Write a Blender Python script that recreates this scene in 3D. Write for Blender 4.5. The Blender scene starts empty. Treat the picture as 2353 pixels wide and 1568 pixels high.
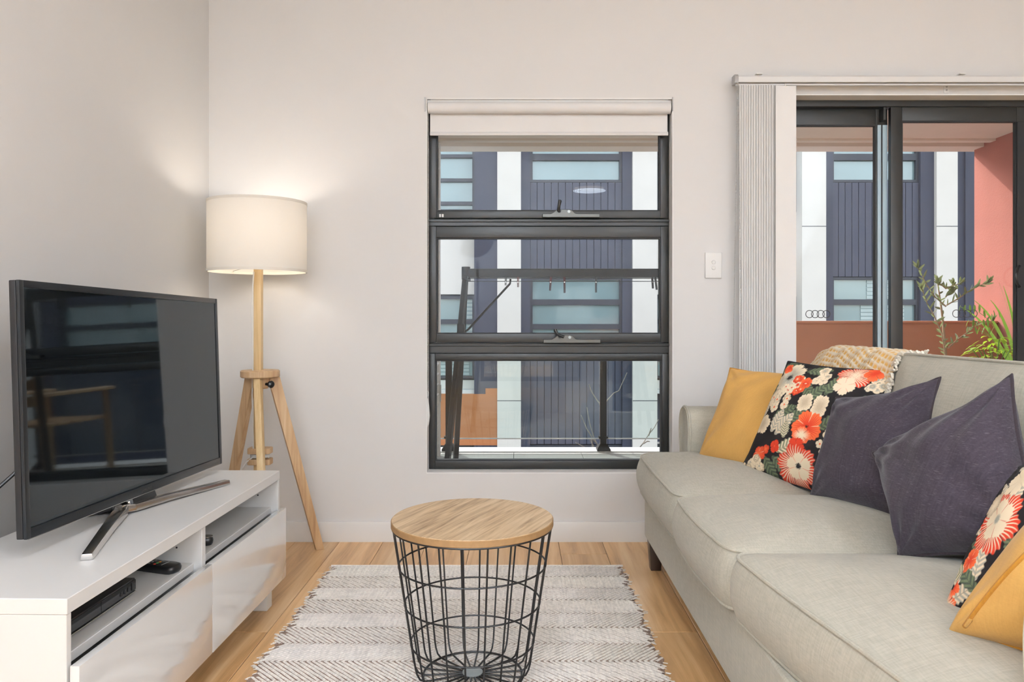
import bpy, bmesh, math, random
import numpy as np
from mathutils import Vector, Matrix, Quaternion
from mathutils.bvhtree import BVHTree

# ------------------------------------------------------------------ camera, sky, sun, lamps, exposure
S = bpy.context.scene
COL = S.collection
R = math.radians
F, CX, CY, H = 1745.0, 1190.0, 730.0, 0.968          # focal length in pixels, principal point, eye height
cd = bpy.data.cameras.new('camera'); cam = bpy.data.objects.new('camera', cd); COL.objects.link(cam)
cam.location = (0, 0, H); cam.rotation_euler = (R(90), 0, 0)
cd.sensor_width = 36; cd.lens = 36 * F / 2353
cd.shift_x = (1176.5 - CX) / 2353; cd.shift_y = -(784 - CY) / 2353
cd.clip_start = .02; cd.clip_end = 200
S.camera = cam
SUN = Vector((-.50, 1, .79)).normalized()
w = bpy.data.worlds.new('sky'); S.world = w; w.use_nodes = True
sk = w.node_tree.nodes.new('ShaderNodeTexSky'); sk.sky_type = 'NISHITA'; sk.sun_disc = False
sk.sun_elevation = math.asin(SUN.z); sk.sun_rotation = math.atan2(SUN.x, SUN.y); sk.air_density = 1; sk.dust_density = 1.5
bg = w.node_tree.nodes['Background']; bg.inputs[1].default_value = .74
hz_ = w.node_tree.nodes.new('ShaderNodeHueSaturation'); hz_.inputs['Saturation'].default_value = .32     # thin bright haze
w.node_tree.links.new(sk.outputs[0], hz_.inputs['Color']); w.node_tree.links.new(hz_.outputs[0], bg.inputs[0])
ld = bpy.data.lights.new('sun', 'SUN'); ld.energy = 4.0; ld.angle = R(.6); ld.color = (1, .95, .87)
sun = bpy.data.objects.new('sun', ld); COL.objects.link(sun); sun.location = (-4, 9, 8)
sun.rotation_euler = SUN.to_track_quat('Z', 'Y').to_euler()
LAMP_SPOTS = [(-.2, .85), (1.7, .85), (-.2, -.05), (1.7, -.05), (.92, -3.0)]  # all but the last are added fill; the last is mirrored in the window
LAMP_WATT, LAMP_COL = 6.0, (.94, 1.06, 1.24)
for lx, ly in LAMP_SPOTS:
    d = bpy.data.lights.new('ceiling_and_fill_lamp', 'AREA'); d.shape = 'DISK'; d.size = .42; d.energy = LAMP_WATT; d.color = LAMP_COL
    o = bpy.data.objects.new('ceiling_and_fill_lamp', d); COL.objects.link(o); o.location = (lx, ly, 2.60)
FILL_LIGHTS = [(-.45, -1.7, 285, Vector((-.50, -.45, .75))), (2.35, -1.6, 140, Vector((.1, -.6, .8)))]  # unseen lamps added behind the camera, bounced off the walls as soft fill
for ux, uy, uw, ur in FILL_LIGHTS:
    d = bpy.data.lights.new('fill_lamp', 'AREA'); d.shape = 'DISK'; d.size = .40; d.energy = uw; d.color = (.93, 1.07, 1.26)
    o = bpy.data.objects.new('fill_lamp', d); COL.objects.link(o); o.location = (ux, uy, 1.80); o.rotation_euler = ur.to_track_quat('-Z', 'Y').to_euler()
S.view_settings.view_transform = 'Standard'; S.view_settings.look = 'None'; S.view_settings.gamma = 1
S.view_settings.use_curve_mapping = False; S.view_settings.exposure = 0.12
S.cycles.use_denoising = True
S.cycles.max_bounces = 10; S.cycles.diffuse_bounces = 5; S.cycles.glossy_bounces = 4
S.cycles.transparent_max_bounces = 16; S.cycles.transmission_bounces = 6
S.cycles.sample_clamp_indirect = 6; S.cycles.caustics_reflective = False; S.cycles.caustics_refractive = False

rng = random.Random(7)
def at(px, py, Y): return Vector(((px - CX) * Y / F, Y, H - (py - CY) * Y / F))
def atz(px, py, z): return at(px, py, (H - z) * F / (py - CY))

# ------------------------------------------------------------------ materials
def srgb(r, g, b):
    f = lambda c: (c / 255 / 12.92) if c / 255 <= .04045 else ((c / 255 + .055) / 1.055) ** 2.4
    return (f(r), f(g), f(b), 1)
class NT:
    def __init__(s, name):
        s.m = bpy.data.materials.new(name); s.m.use_nodes = True; s.t = s.m.node_tree
        s.b = s.t.nodes['Principled BSDF']; s.out = s.t.nodes['Material Output']
    def n(s, typ, **kw):
        x = s.t.nodes.new('ShaderNode' + typ)
        for k, v in kw.items():
            if k in x.inputs: x.inputs[k].default_value = v
            else: setattr(x, k, v)
        return x
    def l(s, a, b): s.t.links.new(a, b)
def mat(name, c, rough=.6, metal=0, spec=.5, bump=0, bscale=200, var=0, vscale=8, coat=0, stretch=None, trans=None):
    k = NT(name); b = k.b
    b.inputs['Base Color'].default_value = c; b.inputs['Roughness'].default_value = rough
    b.inputs['Metallic'].default_value = metal; b.inputs['Specular IOR Level'].default_value = spec
    b.inputs['Coat Weight'].default_value = coat; b.inputs['Coat Roughness'].default_value = .02; b.inputs['Coat IOR'].default_value = 1.7
    tc = k.n('TexCoord'); src = tc.outputs['Object']
    if stretch:
        mp = k.n('Mapping'); mp.inputs['Scale'].default_value = stretch; k.l(src, mp.inputs[0]); src = mp.outputs[0]
    if var:
        nz = k.n('TexNoise', Scale=vscale, Detail=4.0); k.l(src, nz.inputs['Vector'])
        mx = k.n('MixRGB', blend_type='MULTIPLY'); mx.inputs[0].default_value = 1; mx.inputs[1].default_value = c
        mr = k.n('MapRange'); mr.inputs['From Min'].default_value = .3; mr.inputs['From Max'].default_value = .7
        mr.inputs['To Min'].default_value = 1 - var; mr.inputs['To Max'].default_value = 1 + var
        k.l(nz.outputs[0], mr.inputs[0]); k.l(mr.outputs[0], mx.inputs[2]); k.l(mx.outputs[0], b.inputs['Base Color'])
    if bump:
        nz = k.n('TexNoise', Scale=bscale, Detail=2.0); k.l(src, nz.inputs['Vector'])
        bp = k.n('Bump', Strength=bump, Distance=.002); k.l(nz.outputs[0], bp.inputs['Height']); k.l(bp.outputs[0], b.inputs['Normal'])
    return k.m
def wood(name, dark, mid, light, axis='Y', scale=1.0, rough=.45, per_object=True, tone=.12, contrast=1.0):
    k = NT(name); tc = k.n('TexCoord'); oi = k.n('ObjectInfo'); mp = k.n('Mapping')
    sc = {'X': (1.3, 22, 22), 'Y': (22, 1.3, 22), 'Z': (22, 22, 1.3)}[axis]
    mp.inputs['Scale'].default_value = [q * scale for q in sc]
    if per_object:
        vm = k.n('VectorMath', operation='SCALE'); cx = k.n('CombineXYZ')
        for i in range(3): k.l(oi.outputs['Random'], cx.inputs[i])
        k.l(cx.outputs[0], vm.inputs[0]); vm.inputs['Scale'].default_value = 37
        ad = k.n('VectorMath', operation='ADD'); k.l(tc.outputs['Object'], ad.inputs[0]); k.l(vm.outputs[0], ad.inputs[1]); k.l(ad.outputs[0], mp.inputs[0])
    else: k.l(tc.outputs['Object'], mp.inputs[0])
    nz = k.n('TexNoise', Scale=1.0, Detail=7.0, Roughness=.62, Distortion=.6); k.l(mp.outputs[0], nz.inputs['Vector'])
    cr = k.n('ValToRGB'); e = cr.color_ramp.elements
    e[0].position = .5 - .22 / contrast; e[0].color = dark; e[1].position = .5 + .2 / contrast; e[1].color = light
    x = e.new(.5); x.color = mid
    k.l(nz.outputs[0], cr.inputs[0])
    hs = k.n('HueSaturation'); mr = k.n('MapRange'); mr.inputs['To Min'].default_value = 1 - tone; mr.inputs['To Max'].default_value = 1 + tone
    k.l(oi.outputs['Random'], mr.inputs[0]); k.l(mr.outputs[0], hs.inputs['Value']); k.l(cr.outputs[0], hs.inputs['Color'])
    k.l(hs.outputs[0], k.b.inputs['Base Color']); k.b.inputs['Roughness'].default_value = rough
    bp = k.n('Bump', Strength=.12, Distance=.002); k.l(nz.outputs[0], bp.inputs['Height']); k.l(bp.outputs[0], k.b.inputs['Normal'])
    return k.m
def pane_mat(name, tint=(.93, .96, .95, 1), refl=.06, haze=0, hazecol=(.7, .7, .7, 1)):
    k = NT(name); k.t.nodes.remove(k.b)
    tr = k.n('BsdfTransparent'); tr.inputs[0].default_value = tint
    gl = k.n('BsdfGlossy'); gl.inputs['Roughness'].default_value = .0
    fr = k.n('Fresnel', IOR=1.45); ml = k.n('Math', operation='MULTIPLY'); ml.inputs[1].default_value = refl / .035
    k.l(fr.outputs[0], ml.inputs[0]); ms = k.n('MixShader'); k.l(ml.outputs[0], ms.inputs[0])
    k.l(tr.outputs[0], ms.inputs[1]); k.l(gl.outputs[0], ms.inputs[2]); last = ms.outputs[0]
    if haze:
        df = k.n('BsdfDiffuse'); df.inputs[0].default_value = hazecol; m2 = k.n('MixShader'); m2.inputs[0].default_value = haze
        k.l(last, m2.inputs[1]); k.l(df.outputs[0], m2.inputs[2]); last = m2.outputs[0]
    k.l(last, k.out.inputs[0]); return k.m
def attr_mat(name, rough=.8, bump=.2, bscale=500, sheen=0):
    k = NT(name); a = k.n('Attribute'); a.attribute_name = 'Col'; k.l(a.outputs['Color'], k.b.inputs['Base Color'])
    k.b.inputs['Roughness'].default_value = rough; k.b.inputs['Specular IOR Level'].default_value = .2
    tc = k.n('TexCoord'); nz = k.n('TexNoise', Scale=bscale, Detail=2.0); k.l(tc.outputs['Object'], nz.inputs['Vector'])
    bp = k.n('Bump', Strength=bump, Distance=.002); k.l(nz.outputs[0], bp.inputs['Height']); k.l(bp.outputs[0], k.b.inputs['Normal'])
    return k.m
def fabric(name, c, light=None, rough=.9, pitch=900, slub=.16, bump=.35, flecks=0):
    """woven cloth: two crossed stretched noises for threads, slubs along one thread direction"""
    k = NT(name); tc = k.n('TexCoord'); b = k.b
    def thr(scale, detail=2.0):
        mp = k.n('Mapping'); mp.inputs['Scale'].default_value = scale; k.l(tc.outputs['Object'], mp.inputs[0])
        nz = k.n('TexNoise', Scale=1.0, Detail=detail); k.l(mp.outputs[0], nz.inputs['Vector']); return nz.outputs[0]
    a = thr((pitch * .35, pitch * .03, pitch * .35)); d = thr((pitch * .03, pitch * .35, pitch * .03)); big = thr((5, 5, 5), 4.0)
    s1 = k.n('Math', operation='ADD'); k.l(a, s1.inputs[0]); k.l(d, s1.inputs[1])
    mr = k.n('MapRange'); mr.inputs['From Min'].default_value = .7; mr.inputs['From Max'].default_value = 1.3
    mr.inputs['To Min'].default_value = 1 - slub; mr.inputs['To Max'].default_value = 1 + slub; k.l(s1.outputs[0], mr.inputs[0])
    m3 = k.n('MapRange'); m3.inputs['From Min'].default_value = .3; m3.inputs['From Max'].default_value = .7
    m3.inputs['To Min'].default_value = .95; m3.inputs['To Max'].default_value = 1.05; k.l(big, m3.inputs[0])
    m4 = k.n('Math', operation='MULTIPLY'); k.l(mr.outputs[0], m4.inputs[0]); k.l(m3.outputs[0], m4.inputs[1])
    mx = k.n('MixRGB', blend_type='MULTIPLY'); mx.inputs[0].default_value = 1; mx.inputs[1].default_value = c; k.l(m4.outputs[0], mx.inputs[2])
    last = mx.outputs[0]
    if flecks:
        f = thr((70, 70, 1100), 1.0); cr = k.n('ValToRGB'); cr.color_ramp.elements[0].position = .64; cr.color_ramp.elements[1].position = .74
        k.l(f, cr.inputs[0]); m5 = k.n('MixRGB'); k.l(cr.outputs[0], m5.inputs[0]); k.l(last, m5.inputs[1]); m5.inputs[2].default_value = light; last = m5.outputs[0]
    k.l(last, b.inputs['Base Color']); b.inputs['Roughness'].default_value = rough; b.inputs['Specular IOR Level'].default_value = .15
    b.inputs['Sheen Weight'].default_value = .15; b.inputs['Sheen Roughness'].default_value = .5
    bp = k.n('Bump', Strength=bump, Distance=.0012); k.l(s1.outputs[0], bp.inputs['Height']); k.l(bp.outputs[0], b.inputs['Normal'])
    return k.m
def shade_mat(name, c, trans=.5):
    k = NT(name); k.t.nodes.remove(k.b)
    d = k.n('BsdfDiffuse'); d.inputs[0].default_value = c; t = k.n('BsdfTranslucent'); t.inputs[0].default_value = c
    tc = k.n('TexCoord'); mp = k.n('Mapping'); mp.inputs['Scale'].default_value = (500, 500, 90); k.l(tc.outputs['Object'], mp.inputs[0])
    nz = k.n('TexNoise', Scale=1.0, Detail=2.0); k.l(mp.outputs[0], nz.inputs['Vector']); bp = k.n('Bump', Strength=.15, Distance=.001)
    k.l(nz.outputs[0], bp.inputs['Height']); k.l(bp.outputs[0], d.inputs['Normal'])
    m = k.n('MixShader'); m.inputs[0].default_value = trans; k.l(d.outputs[0], m.inputs[1]); k.l(t.outputs[0], m.inputs[2]); k.l(m.outputs[0], k.out.inputs[0])
    return k.m
def emit(name, c, s):
    k = NT(name); k.b.inputs['Emission Color'].default_value = c; k.b.inputs['Emission Strength'].default_value = s
    k.b.inputs['Base Color'].default_value = c; return k.m

M = {}
M['wall'] = mat('wall_paint', (.74, .725, .705, 1), .85, bump=.05, bscale=120, var=.01, vscale=3)
M['ceil'] = mat('ceiling_paint', (.82, .81, .79, 1), .9, bump=.03)
M['trim'] = mat('trim_paint', (.76, .74, .71, 1), .45, bump=.02, bscale=60)
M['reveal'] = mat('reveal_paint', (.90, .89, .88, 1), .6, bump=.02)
M['floor'] = wood('oak_floor', srgb(172, 126, 80), srgb(216, 172, 120), srgb(234, 198, 152), 'Y', .9, .30, tone=.10)
M['joint'] = mat('floor_joint', srgb(90, 62, 40), .8, var=.1)
M['ash'] = wood('ash_wood', srgb(160, 122, 86), srgb(196, 162, 122), srgb(214, 186, 150), 'Z', 1.3, .5, tone=.05)
M['ashpale'] = wood('pale_pine', srgb(186, 152, 102), srgb(210, 180, 132), srgb(224, 198, 156), 'Z', 1.2, .5, tone=.03)
M['tabletop'] = wood('table_veneer', srgb(140, 112, 82), srgb(192, 164, 128), srgb(216, 192, 158), 'Y', 3.2, .5, tone=.02, contrast=1.1)
M['tableedge'] = mat('mdf_edge', srgb(150, 116, 76), .7, var=.1, vscale=60)
M['white'] = mat('white_foil', (.76, .75, .73, 1), .38, bump=.03, bscale=90, var=.012, vscale=5)
M['gloss'] = mat('white_gloss_lacquer', (.76, .75, .73, 1), .10, spec=.8, coat=1.0, var=.005)
M['black'] = mat('black_plastic', (.012, .012, .013, 1), .3, bump=.03, var=.05)
M['bezel'] = mat('tv_bezel', (.014, .016, .018, 1), .3, spec=.4, var=.04)
M['wire'] = mat('black_wire', (.010, .009, .009, 1), .38, var=.1, vscale=40)
M['chrome'] = mat('brushed_chrome', (.62, .61, .59, 1), .2, 1, bump=.02, var=.03, vscale=40)
M['zinc'] = mat('grey_plate', (.36, .39, .39, 1), .4, .6, var=.1, vscale=40)
M['alu'] = mat('charcoal_aluminium', srgb(48, 48, 46), .36, .25, bump=.03, bscale=80, var=.05, vscale=6)
M['winder'] = mat('winder_grey', srgb(92, 92, 88), .3, .5, var=.03)
M['aludark'] = mat('dark_gasket', (.012, .012, .013, 1), .6, var=.05)
M['alulit'] = mat('sky_lit_alu_edge', srgb(160, 180, 188), .35, .4, var=.03)  # daylight on the charcoal stile edge, painted in as pale blue
M['blind'] = mat('blind_fabric', (.80, .78, .755, 1), .8, bump=.06, bscale=500, var=.012)
M['slat'] = mat('vertical_slat', (.82, .81, .79, 1), .75, bump=.06, bscale=300, var=.012)
M['rail'] = mat('blind_rail', (.74, .73, .71, 1), .4, bump=.02, var=.01)
M['bracket'] = mat('blind_bracket', (.45, .44, .43, 1), .4, .3, var=.04)
M['plastic'] = mat('switch_plastic', (.80, .79, .76, 1), .35, bump=.01, var=.01)
M['chain'] = mat('bead_chain', (.45, .44, .42, 1), .5, var=.1, vscale=60)
M['sofa'] = fabric('sofa_linen', srgb(177, 172, 157), pitch=900, slub=.10, bump=.3)
M['mustard'] = fabric('mustard_cotton', srgb(196, 150, 82), pitch=1400, slub=.05, bump=.2)
M['mustarddark'] = fabric('mustard_seam', srgb(170, 116, 40), pitch=1400, slub=.08)
M['plum'] = fabric('plum_linen', srgb(60, 53, 60), light=srgb(92, 84, 90), pitch=900, slub=.2, bump=.4, flecks=1)
M['plumseam'] = fabric('plum_seam', srgb(54, 46, 50), pitch=900, slub=.15)
M['blackpipe'] = fabric('black_piping', srgb(30, 28, 30), pitch=900)
M['floral'] = attr_mat('floral_print', .8, .2, 600)
M['throw'] = attr_mat('waffle_throw', .95, .4, 350)
M['fringe'] = fabric('cream_yarn', srgb(228, 220, 204), pitch=600, slub=.12)
M['rib'] = fabric('cream_rug_yarn', srgb(244, 238, 230), pitch=420, slub=.16, bump=.6)
M['jute'] = fabric('jute_rug_weft', srgb(134, 110, 94), pitch=420, slub=.35, bump=.8)
M['darkwood'] = wood('dark_leg_wood', (.02, .012, .009, 1), (.035, .02, .014, 1), (.06, .035, .024, 1), 'Z', 1, .35)
M['shade'] = shade_mat('lamp_shade_linen', (.88, .85, .80, 1), .36)
M['shadein'] = mat('shade_trim', (.80, .75, .67, 1), .8, bump=.1, bscale=400, var=.02)
M['glass'] = pane_mat('window_glass', (.95, .965, .96, 1), .018)
M['doorglass'] = pane_mat('door_glass', (.95, .96, .95, 1), .022)
M['screen'] = pane_mat('fly_screen_mesh', (1, 1, 1, 1), 0.0, .04, (.10, .10, .10, 1))
M['balglass'] = pane_mat('balustrade_glass', (.90, .95, .94, 1), .04)
def leafmat(name, c, var=.22):
    m = mat(name, c, .5, var=var, vscale=25); t = m.node_tree; tr = t.nodes.new('ShaderNodeBsdfTranslucent'); ms = t.nodes.new('ShaderNodeMixShader')
    tr.inputs[0].default_value = (min(1, c[0] * 1.3), min(1, c[1] * 1.35), c[2], 1); ms.inputs[0].default_value = .45
    t.links.new(t.nodes['Principled BSDF'].outputs[0], ms.inputs[1]); t.links.new(tr.outputs[0], ms.inputs[2]); t.links.new(ms.outputs[0], t.nodes['Material Output'].inputs[0]); return m
M['olive'] = leafmat('olive_leaf', srgb(122, 130, 100)); M['blade'] = leafmat('strap_leaf', srgb(112, 146, 62)); M['bright'] = leafmat('bright_leaf', srgb(166, 200, 60))
k = NT('tv_screen'); k.b.inputs['Base Color'].default_value = (.004, .005, .006, 1); k.b.inputs['Roughness'].default_value = .035
k.b.inputs['IOR'].default_value = 1.6; k.b.inputs['Specular Tint'].default_value = (.78, .93, 1, 1)
M['tvscreen'] = k.m
M['render_white'] = mat('white_render', (.64, .605, .565, 1), .9, bump=.3, bscale=90, var=.04, vscale=2)
M['slate'] = mat('slate_blue_render', srgb(64, 67, 83), .85, bump=.3, bscale=60, var=.06, vscale=2)
M['board'] = mat('slate_cladding_board', srgb(68, 71, 88), .7, bump=.1, bscale=60, var=.05, vscale=3)
M['bframe'] = mat('dark_navy_frame', srgb(48, 52, 64), .5, var=.04)
M['bpane'] = mat('far_glass_sky_tint', srgb(122, 146, 150), .08, spec=.8, var=.10, vscale=.7, stretch=(1, 1, 2.2))  # sky reflection painted into the pane colour
M['bblind'] = mat('far_blind', srgb(165, 180, 180), .6, var=.05)
M['bdark'] = mat('far_dark_glass', srgb(40, 48, 56), .1, spec=.8, var=.1)
M['terracotta'] = mat('terracotta_panel', srgb(176, 108, 62), .6, bump=.08, bscale=80, var=.05, vscale=2)
M['rust'] = mat('rust_parapet', srgb(204, 138, 104), .75, bump=.25, bscale=140, var=.05, vscale=4)
M['redwall'] = mat('red_rendered_wall', srgb(178, 108, 96), .9, bump=.7, bscale=110, var=.06, vscale=5)
M['soffit'] = mat('soffit_paint', srgb(246, 236, 226), .9, bump=.05, var=.02)
M['tile'] = mat('balcony_tile', srgb(204, 206, 204), .55, bump=.05, var=.04, vscale=3)
M['grout'] = mat('tile_grout', srgb(70, 70, 70), .9, var=.1)
M['kerb'] = mat('white_kerb', srgb(205, 206, 206), .5, var=.02)
M['ground'] = mat('street_ground', srgb(120, 118, 112), .9, var=.1, vscale=2)
M['louvre'] = mat('louvre_white', srgb(214, 210, 206), .5, var=.02)
M['pegred'] = mat('red_peg', srgb(96, 22, 24), .5, var=.06)
M['bark'] = mat('olive_bark', srgb(176, 146, 118), .8, bump=.3, bscale=120, var=.15, vscale=30)
M['twig'] = mat('grey_twig', srgb(170, 160, 150), .8, var=.2, vscale=30)
M['pot'] = mat('grey_pot', srgb(120, 116, 110), .7, var=.08)
M['soil'] = mat('potting_soil', srgb(56, 42, 32), .95, bump=.6, bscale=80, var=.2)
M['cord'] = mat('white_cord', (.72, .71, .68, 1), .4, var=.02)
M['lampdif'] = emit('lamp_diffuser', (1, .93, .85, 1), 3.0)
M['decal'] = mat('grey_decal', srgb(70, 66, 64), .5, var=.03)
M['print_white'] = mat('white_print', (.7, .7, .7, 1), .4, var=.02)
M['stbfront'] = mat('smoked_front', (.02, .02, .022, 1), .08, spec=.8, var=.05)
M['red'] = mat('red_button', srgb(220, 60, 40), .4, var=.03); M['orange'] = mat('orange_button', srgb(226, 150, 60), .4, var=.03)
M['green'] = mat('green_button', srgb(90, 170, 80), .4, var=.03); M['grey'] = mat('grey_button', srgb(150, 150, 150), .4, var=.03)

# ------------------------------------------------------------------ mesh helpers
class MB:
    def __init__(s): s.v = []; s.f = []
    def add(s, vs, fs):
        o = len(s.v); s.v += [tuple(q) for q in vs]; s.f += [tuple(i + o for i in q) for q in fs]; return s
    def box(s, a, b):
        x0, y0, z0 = a; x1, y1, z1 = b
        return s.add([(x0, y0, z0), (x1, y0, z0), (x1, y1, z0), (x0, y1, z0), (x0, y0, z1), (x1, y0, z1), (x1, y1, z1), (x0, y1, z1)],
                     [(0, 3, 2, 1), (4, 5, 6, 7), (0, 1, 5, 4), (1, 2, 6, 5), (2, 3, 7, 6), (3, 0, 4, 7)])
    def tube(s, pts, r, n=8, closed=False, cap=True, flat=None):
        pts = [Vector(p) for p in pts]; N = len(pts); rs = r if hasattr(r, '__len__') else [r] * N
        vs = []; fs = []; up = None
        for i, p in enumerate(pts):
            a = pts[i - 1] if (i or closed) else p; b = pts[(i + 1) % N] if (i < N - 1 or closed) else p
            t = (b - a).normalized()
            if up is None:
                up = Vector((0, 0, 1)) if abs(t.z) < .9 else Vector((1, 0, 0))
            x = up - t * up.dot(t)
            if x.length < 1e-6: x = t.orthogonal()
            x.normalize(); up = x; y = t.cross(x)
            for j in range(n):
                q = 2 * math.pi * j / n + (math.pi / n if n == 4 else 0)
                vs.append(p + (x * math.cos(q) + y * math.sin(q)) * rs[i])
        K = N if closed else N - 1
        for i in range(K):
            for j in range(n):
                a = i * n + j; b = i * n + (j + 1) % n; c = ((i + 1) % N) * n
                fs.append((a, b, c + (j + 1) % n, c + j))
        if cap and not closed: fs += [tuple(reversed(range(n))), tuple((N - 1) * n + j for j in range(n))]
        return s.add(vs, fs)
    def lathe(s, prof, c=(0, 0, 0), n=32, closed=False):
        vs = []; fs = []; P = len(prof)
        for r, z in prof:
            for j in range(n):
                q = 2 * math.pi * j / n; vs.append((c[0] + r * math.cos(q), c[1] + r * math.sin(q), c[2] + z))
        for i in range(P if closed else P - 1):
            for j in range(n):
                a = i * n; b = ((i + 1) % P) * n; fs.append((a + j, a + (j + 1) % n, b + (j + 1) % n, b + j))
        if not closed:
            if prof[0][0] > 0: fs.append(tuple(reversed(range(n))))
            if prof[-1][0] > 0: fs.append(tuple((P - 1) * n + j for j in range(n)))
        return s.add(vs, fs)
    def prism(s, poly, fn, d0, d1):
        """polygon (a,b) extruded from depth d0 to d1; fn(a,b,d) -> xyz"""
        n = len(poly); vs = [fn(a, b, d0) for a, b in poly] + [fn(a, b, d1) for a, b in poly]
        return s.add(vs, [tuple(range(n)), tuple(reversed(range(n, 2 * n)))] + [(i, (i + 1) % n + 0, (i + 1) % n + n, i + n)[::-1] for i in range(n)])
    def bar(s, a, b, w, h, up=(0, 0, 1)):
        a = Vector(a); b = Vector(b); t = (b - a).normalized(); u = Vector(up); x = t.cross(u)
        if x.length < 1e-5: x = t.orthogonal()
        x.normalize(); y = x.cross(t)
        vs = [p + x * sx * w / 2 + y * sy * h / 2 for p in (a, b) for sx, sy in ((-1, -1), (1, -1), (1, 1), (-1, 1))]
        return s.add(vs, [(0, 1, 2, 3), (7, 6, 5, 4), (0, 4, 5, 1), (1, 5, 6, 2), (2, 6, 7, 3), (3, 7, 4, 0)])
    def mesh(s, name, m=None, bevel=0, seg=2, smooth=None):
        me = bpy.data.meshes.new(name); me.from_pydata(s.v, [], s.f)
        b = bmesh.new(); b.from_mesh(me)
        if bevel: bmesh.ops.bevel(b, geom=b.edges[:], offset=bevel, segments=seg, affect='EDGES', profile=.6, clamp_overlap=True)
        bmesh.ops.recalc_face_normals(b, faces=b.faces[:]); b.to_mesh(me); b.free()
        if m: me.materials.append(m)
        if smooth is None: smooth = 35
        if smooth:
            me.shade_smooth(); me.set_sharp_from_angle(angle=R(smooth))
        return me
    def obj(s, name, m, parent=None, bevel=0, seg=2, smooth=None):
        return link(name, s.mesh(name, m, bevel, seg, smooth), parent)
def link(name, me, parent=None):
    o = bpy.data.objects.new(name, me); COL.objects.link(o)
    if parent: o.parent = parent
    return o
def tag(o, label=None, cat=None, group=None, kind=None):
    if label: o['label'] = label
    if cat: o['category'] = cat
    if group: o['group'] = group
    if kind: o['kind'] = kind
    return o
def thing(name, label, cat, loc=(0, 0, 0), rz=0, group=None):
    o = bpy.data.objects.new(name, None); COL.objects.link(o); o.location = loc; o.rotation_euler = (0, 0, rz); o.empty_display_size = .1
    return tag(o, label, cat, group)
def setting(name, loc=(0, 0, 0), label=None):
    o = bpy.data.objects.new(name, None); COL.objects.link(o); o.location = loc; return tag(o, label, None, None, 'structure')
def kids(o): return list(o.children)
def dup(o, parent=None):
    c = o.copy(); COL.objects.link(c)
    if parent: c.parent = parent
    for ch in kids(o): dup(ch, c)
    return c
def local(o):   # re-express world-space part meshes under a thing placed away from the origin
    inv = o.matrix_basis.inverted()
    return inv
def box(name, a, b, m, parent=None, bevel=0, seg=2): return MB().box(a, b).obj(name, m, parent, bevel, seg)
def rounded(poly, rad, seg=6):
    """round the corners of a polygon; rad is one radius or one per corner"""
    out = []; n = len(poly)
    for i in range(n):
        p = Vector(poly[i]); a = Vector(poly[i - 1]); b = Vector(poly[(i + 1) % n]); r = rad[i] if hasattr(rad, '__len__') else rad
        da = (a - p); db = (b - p); r1 = min(r, da.length * .49, db.length * .49)
        if r1 < 1e-5: out.append(p); continue
        p0 = p + da.normalized() * r1; p1 = p + db.normalized() * r1
        for j in range(seg + 1):
            t = j / seg; out.append(p0 * (1 - t) ** 2 + p * 2 * t * (1 - t) + p1 * t * t)
    return out
def resample(poly, n):
    P = [Vector(p) for p in poly]; L = [0]
    for i in range(len(P)): L.append(L[-1] + (P[(i + 1) % len(P)] - P[i]).length)
    out = []; k = 0
    for i in range(n):
        d = L[-1] * i / n
        while L[k + 1] < d: k += 1
        t = (d - L[k]) / max(1e-9, L[k + 1] - L[k]); out.append(P[k].lerp(P[(k + 1) % len(P)], t))
    return out

# ------------------------------------------------------------------ the room
X0, X1, Y0, Y1, ZC = -1.337, 3.2, -3.7, 3.286, 2.66
WT = .13
wx0, wx1, wz0, wz1 = -.395, .670, .294, 1.917       # window opening
dx0, dx1, dz1 = 1.00, 2.78, 1.934                   # sliding door opening
wb = MB()
def wallbox(a, b, c, d): wb.box((a, Y1, c), (b, Y1 + WT, d))
xs = [X0 - .13, wx0, wx1, dx0, dx1, X1 + .13]
wallbox(xs[0], wx0, -.2, 2.9); wallbox(wx0, wx1, -.2, wz0); wallbox(wx0, wx1, wz1, 2.9); wallbox(wx1, dx0, -.2, 2.9)
wallbox(dx0, dx1, dz1, 2.9); wallbox(dx0, dx1, -.2, -.02); wallbox(dx1, xs[5], -.2, 2.9)
tag(wb.obj('wall_back', M['wall'], smooth=0), kind='structure')
tag(box('wall_left', (X0 - .13, Y0 - .13, -.2), (X0, Y1, 2.9), M['wall']), kind='structure')
tag(box('wall_right', (X1, Y0 - .13, -.2), (X1 + .13, Y1, 2.9), M['wall']), kind='structure')
tag(box('wall_rear', (X0, Y0 - .13, -.2), (X1, Y0, 2.9), M['wall']), kind='structure')
tag(box('ceiling', (X0, Y0, ZC), (X1, Y1, ZC + .12), M['ceil']), kind='structure')
# skirting: a board with a small rounded top
def skirting(name, a, b, nrm):
    prof = [(0, 0), (.014, 0), (.014, .078), (.010, .086), (0, .087)]
    a = Vector(a); b = Vector(b); nr = Vector(nrm); t = (b - a)
    tag(MB().prism(prof, lambda p, q, d: a + t * d + nr * p + Vector((0, 0, q)), 0, 1).obj(name, M['trim']), kind='structure')
skirting('baseboard_back', (X0, Y1, 0), (dx0 - .02, Y1, 0), (0, -1, 0))
skirting('baseboard_left', (X0, Y0, 0), (X0, Y1 - .014, 0), (1, 0, 0))
skirting('baseboard_right', (X1, Y0, 0), (X1, Y1, 0), (-1, 0, 0))
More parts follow.
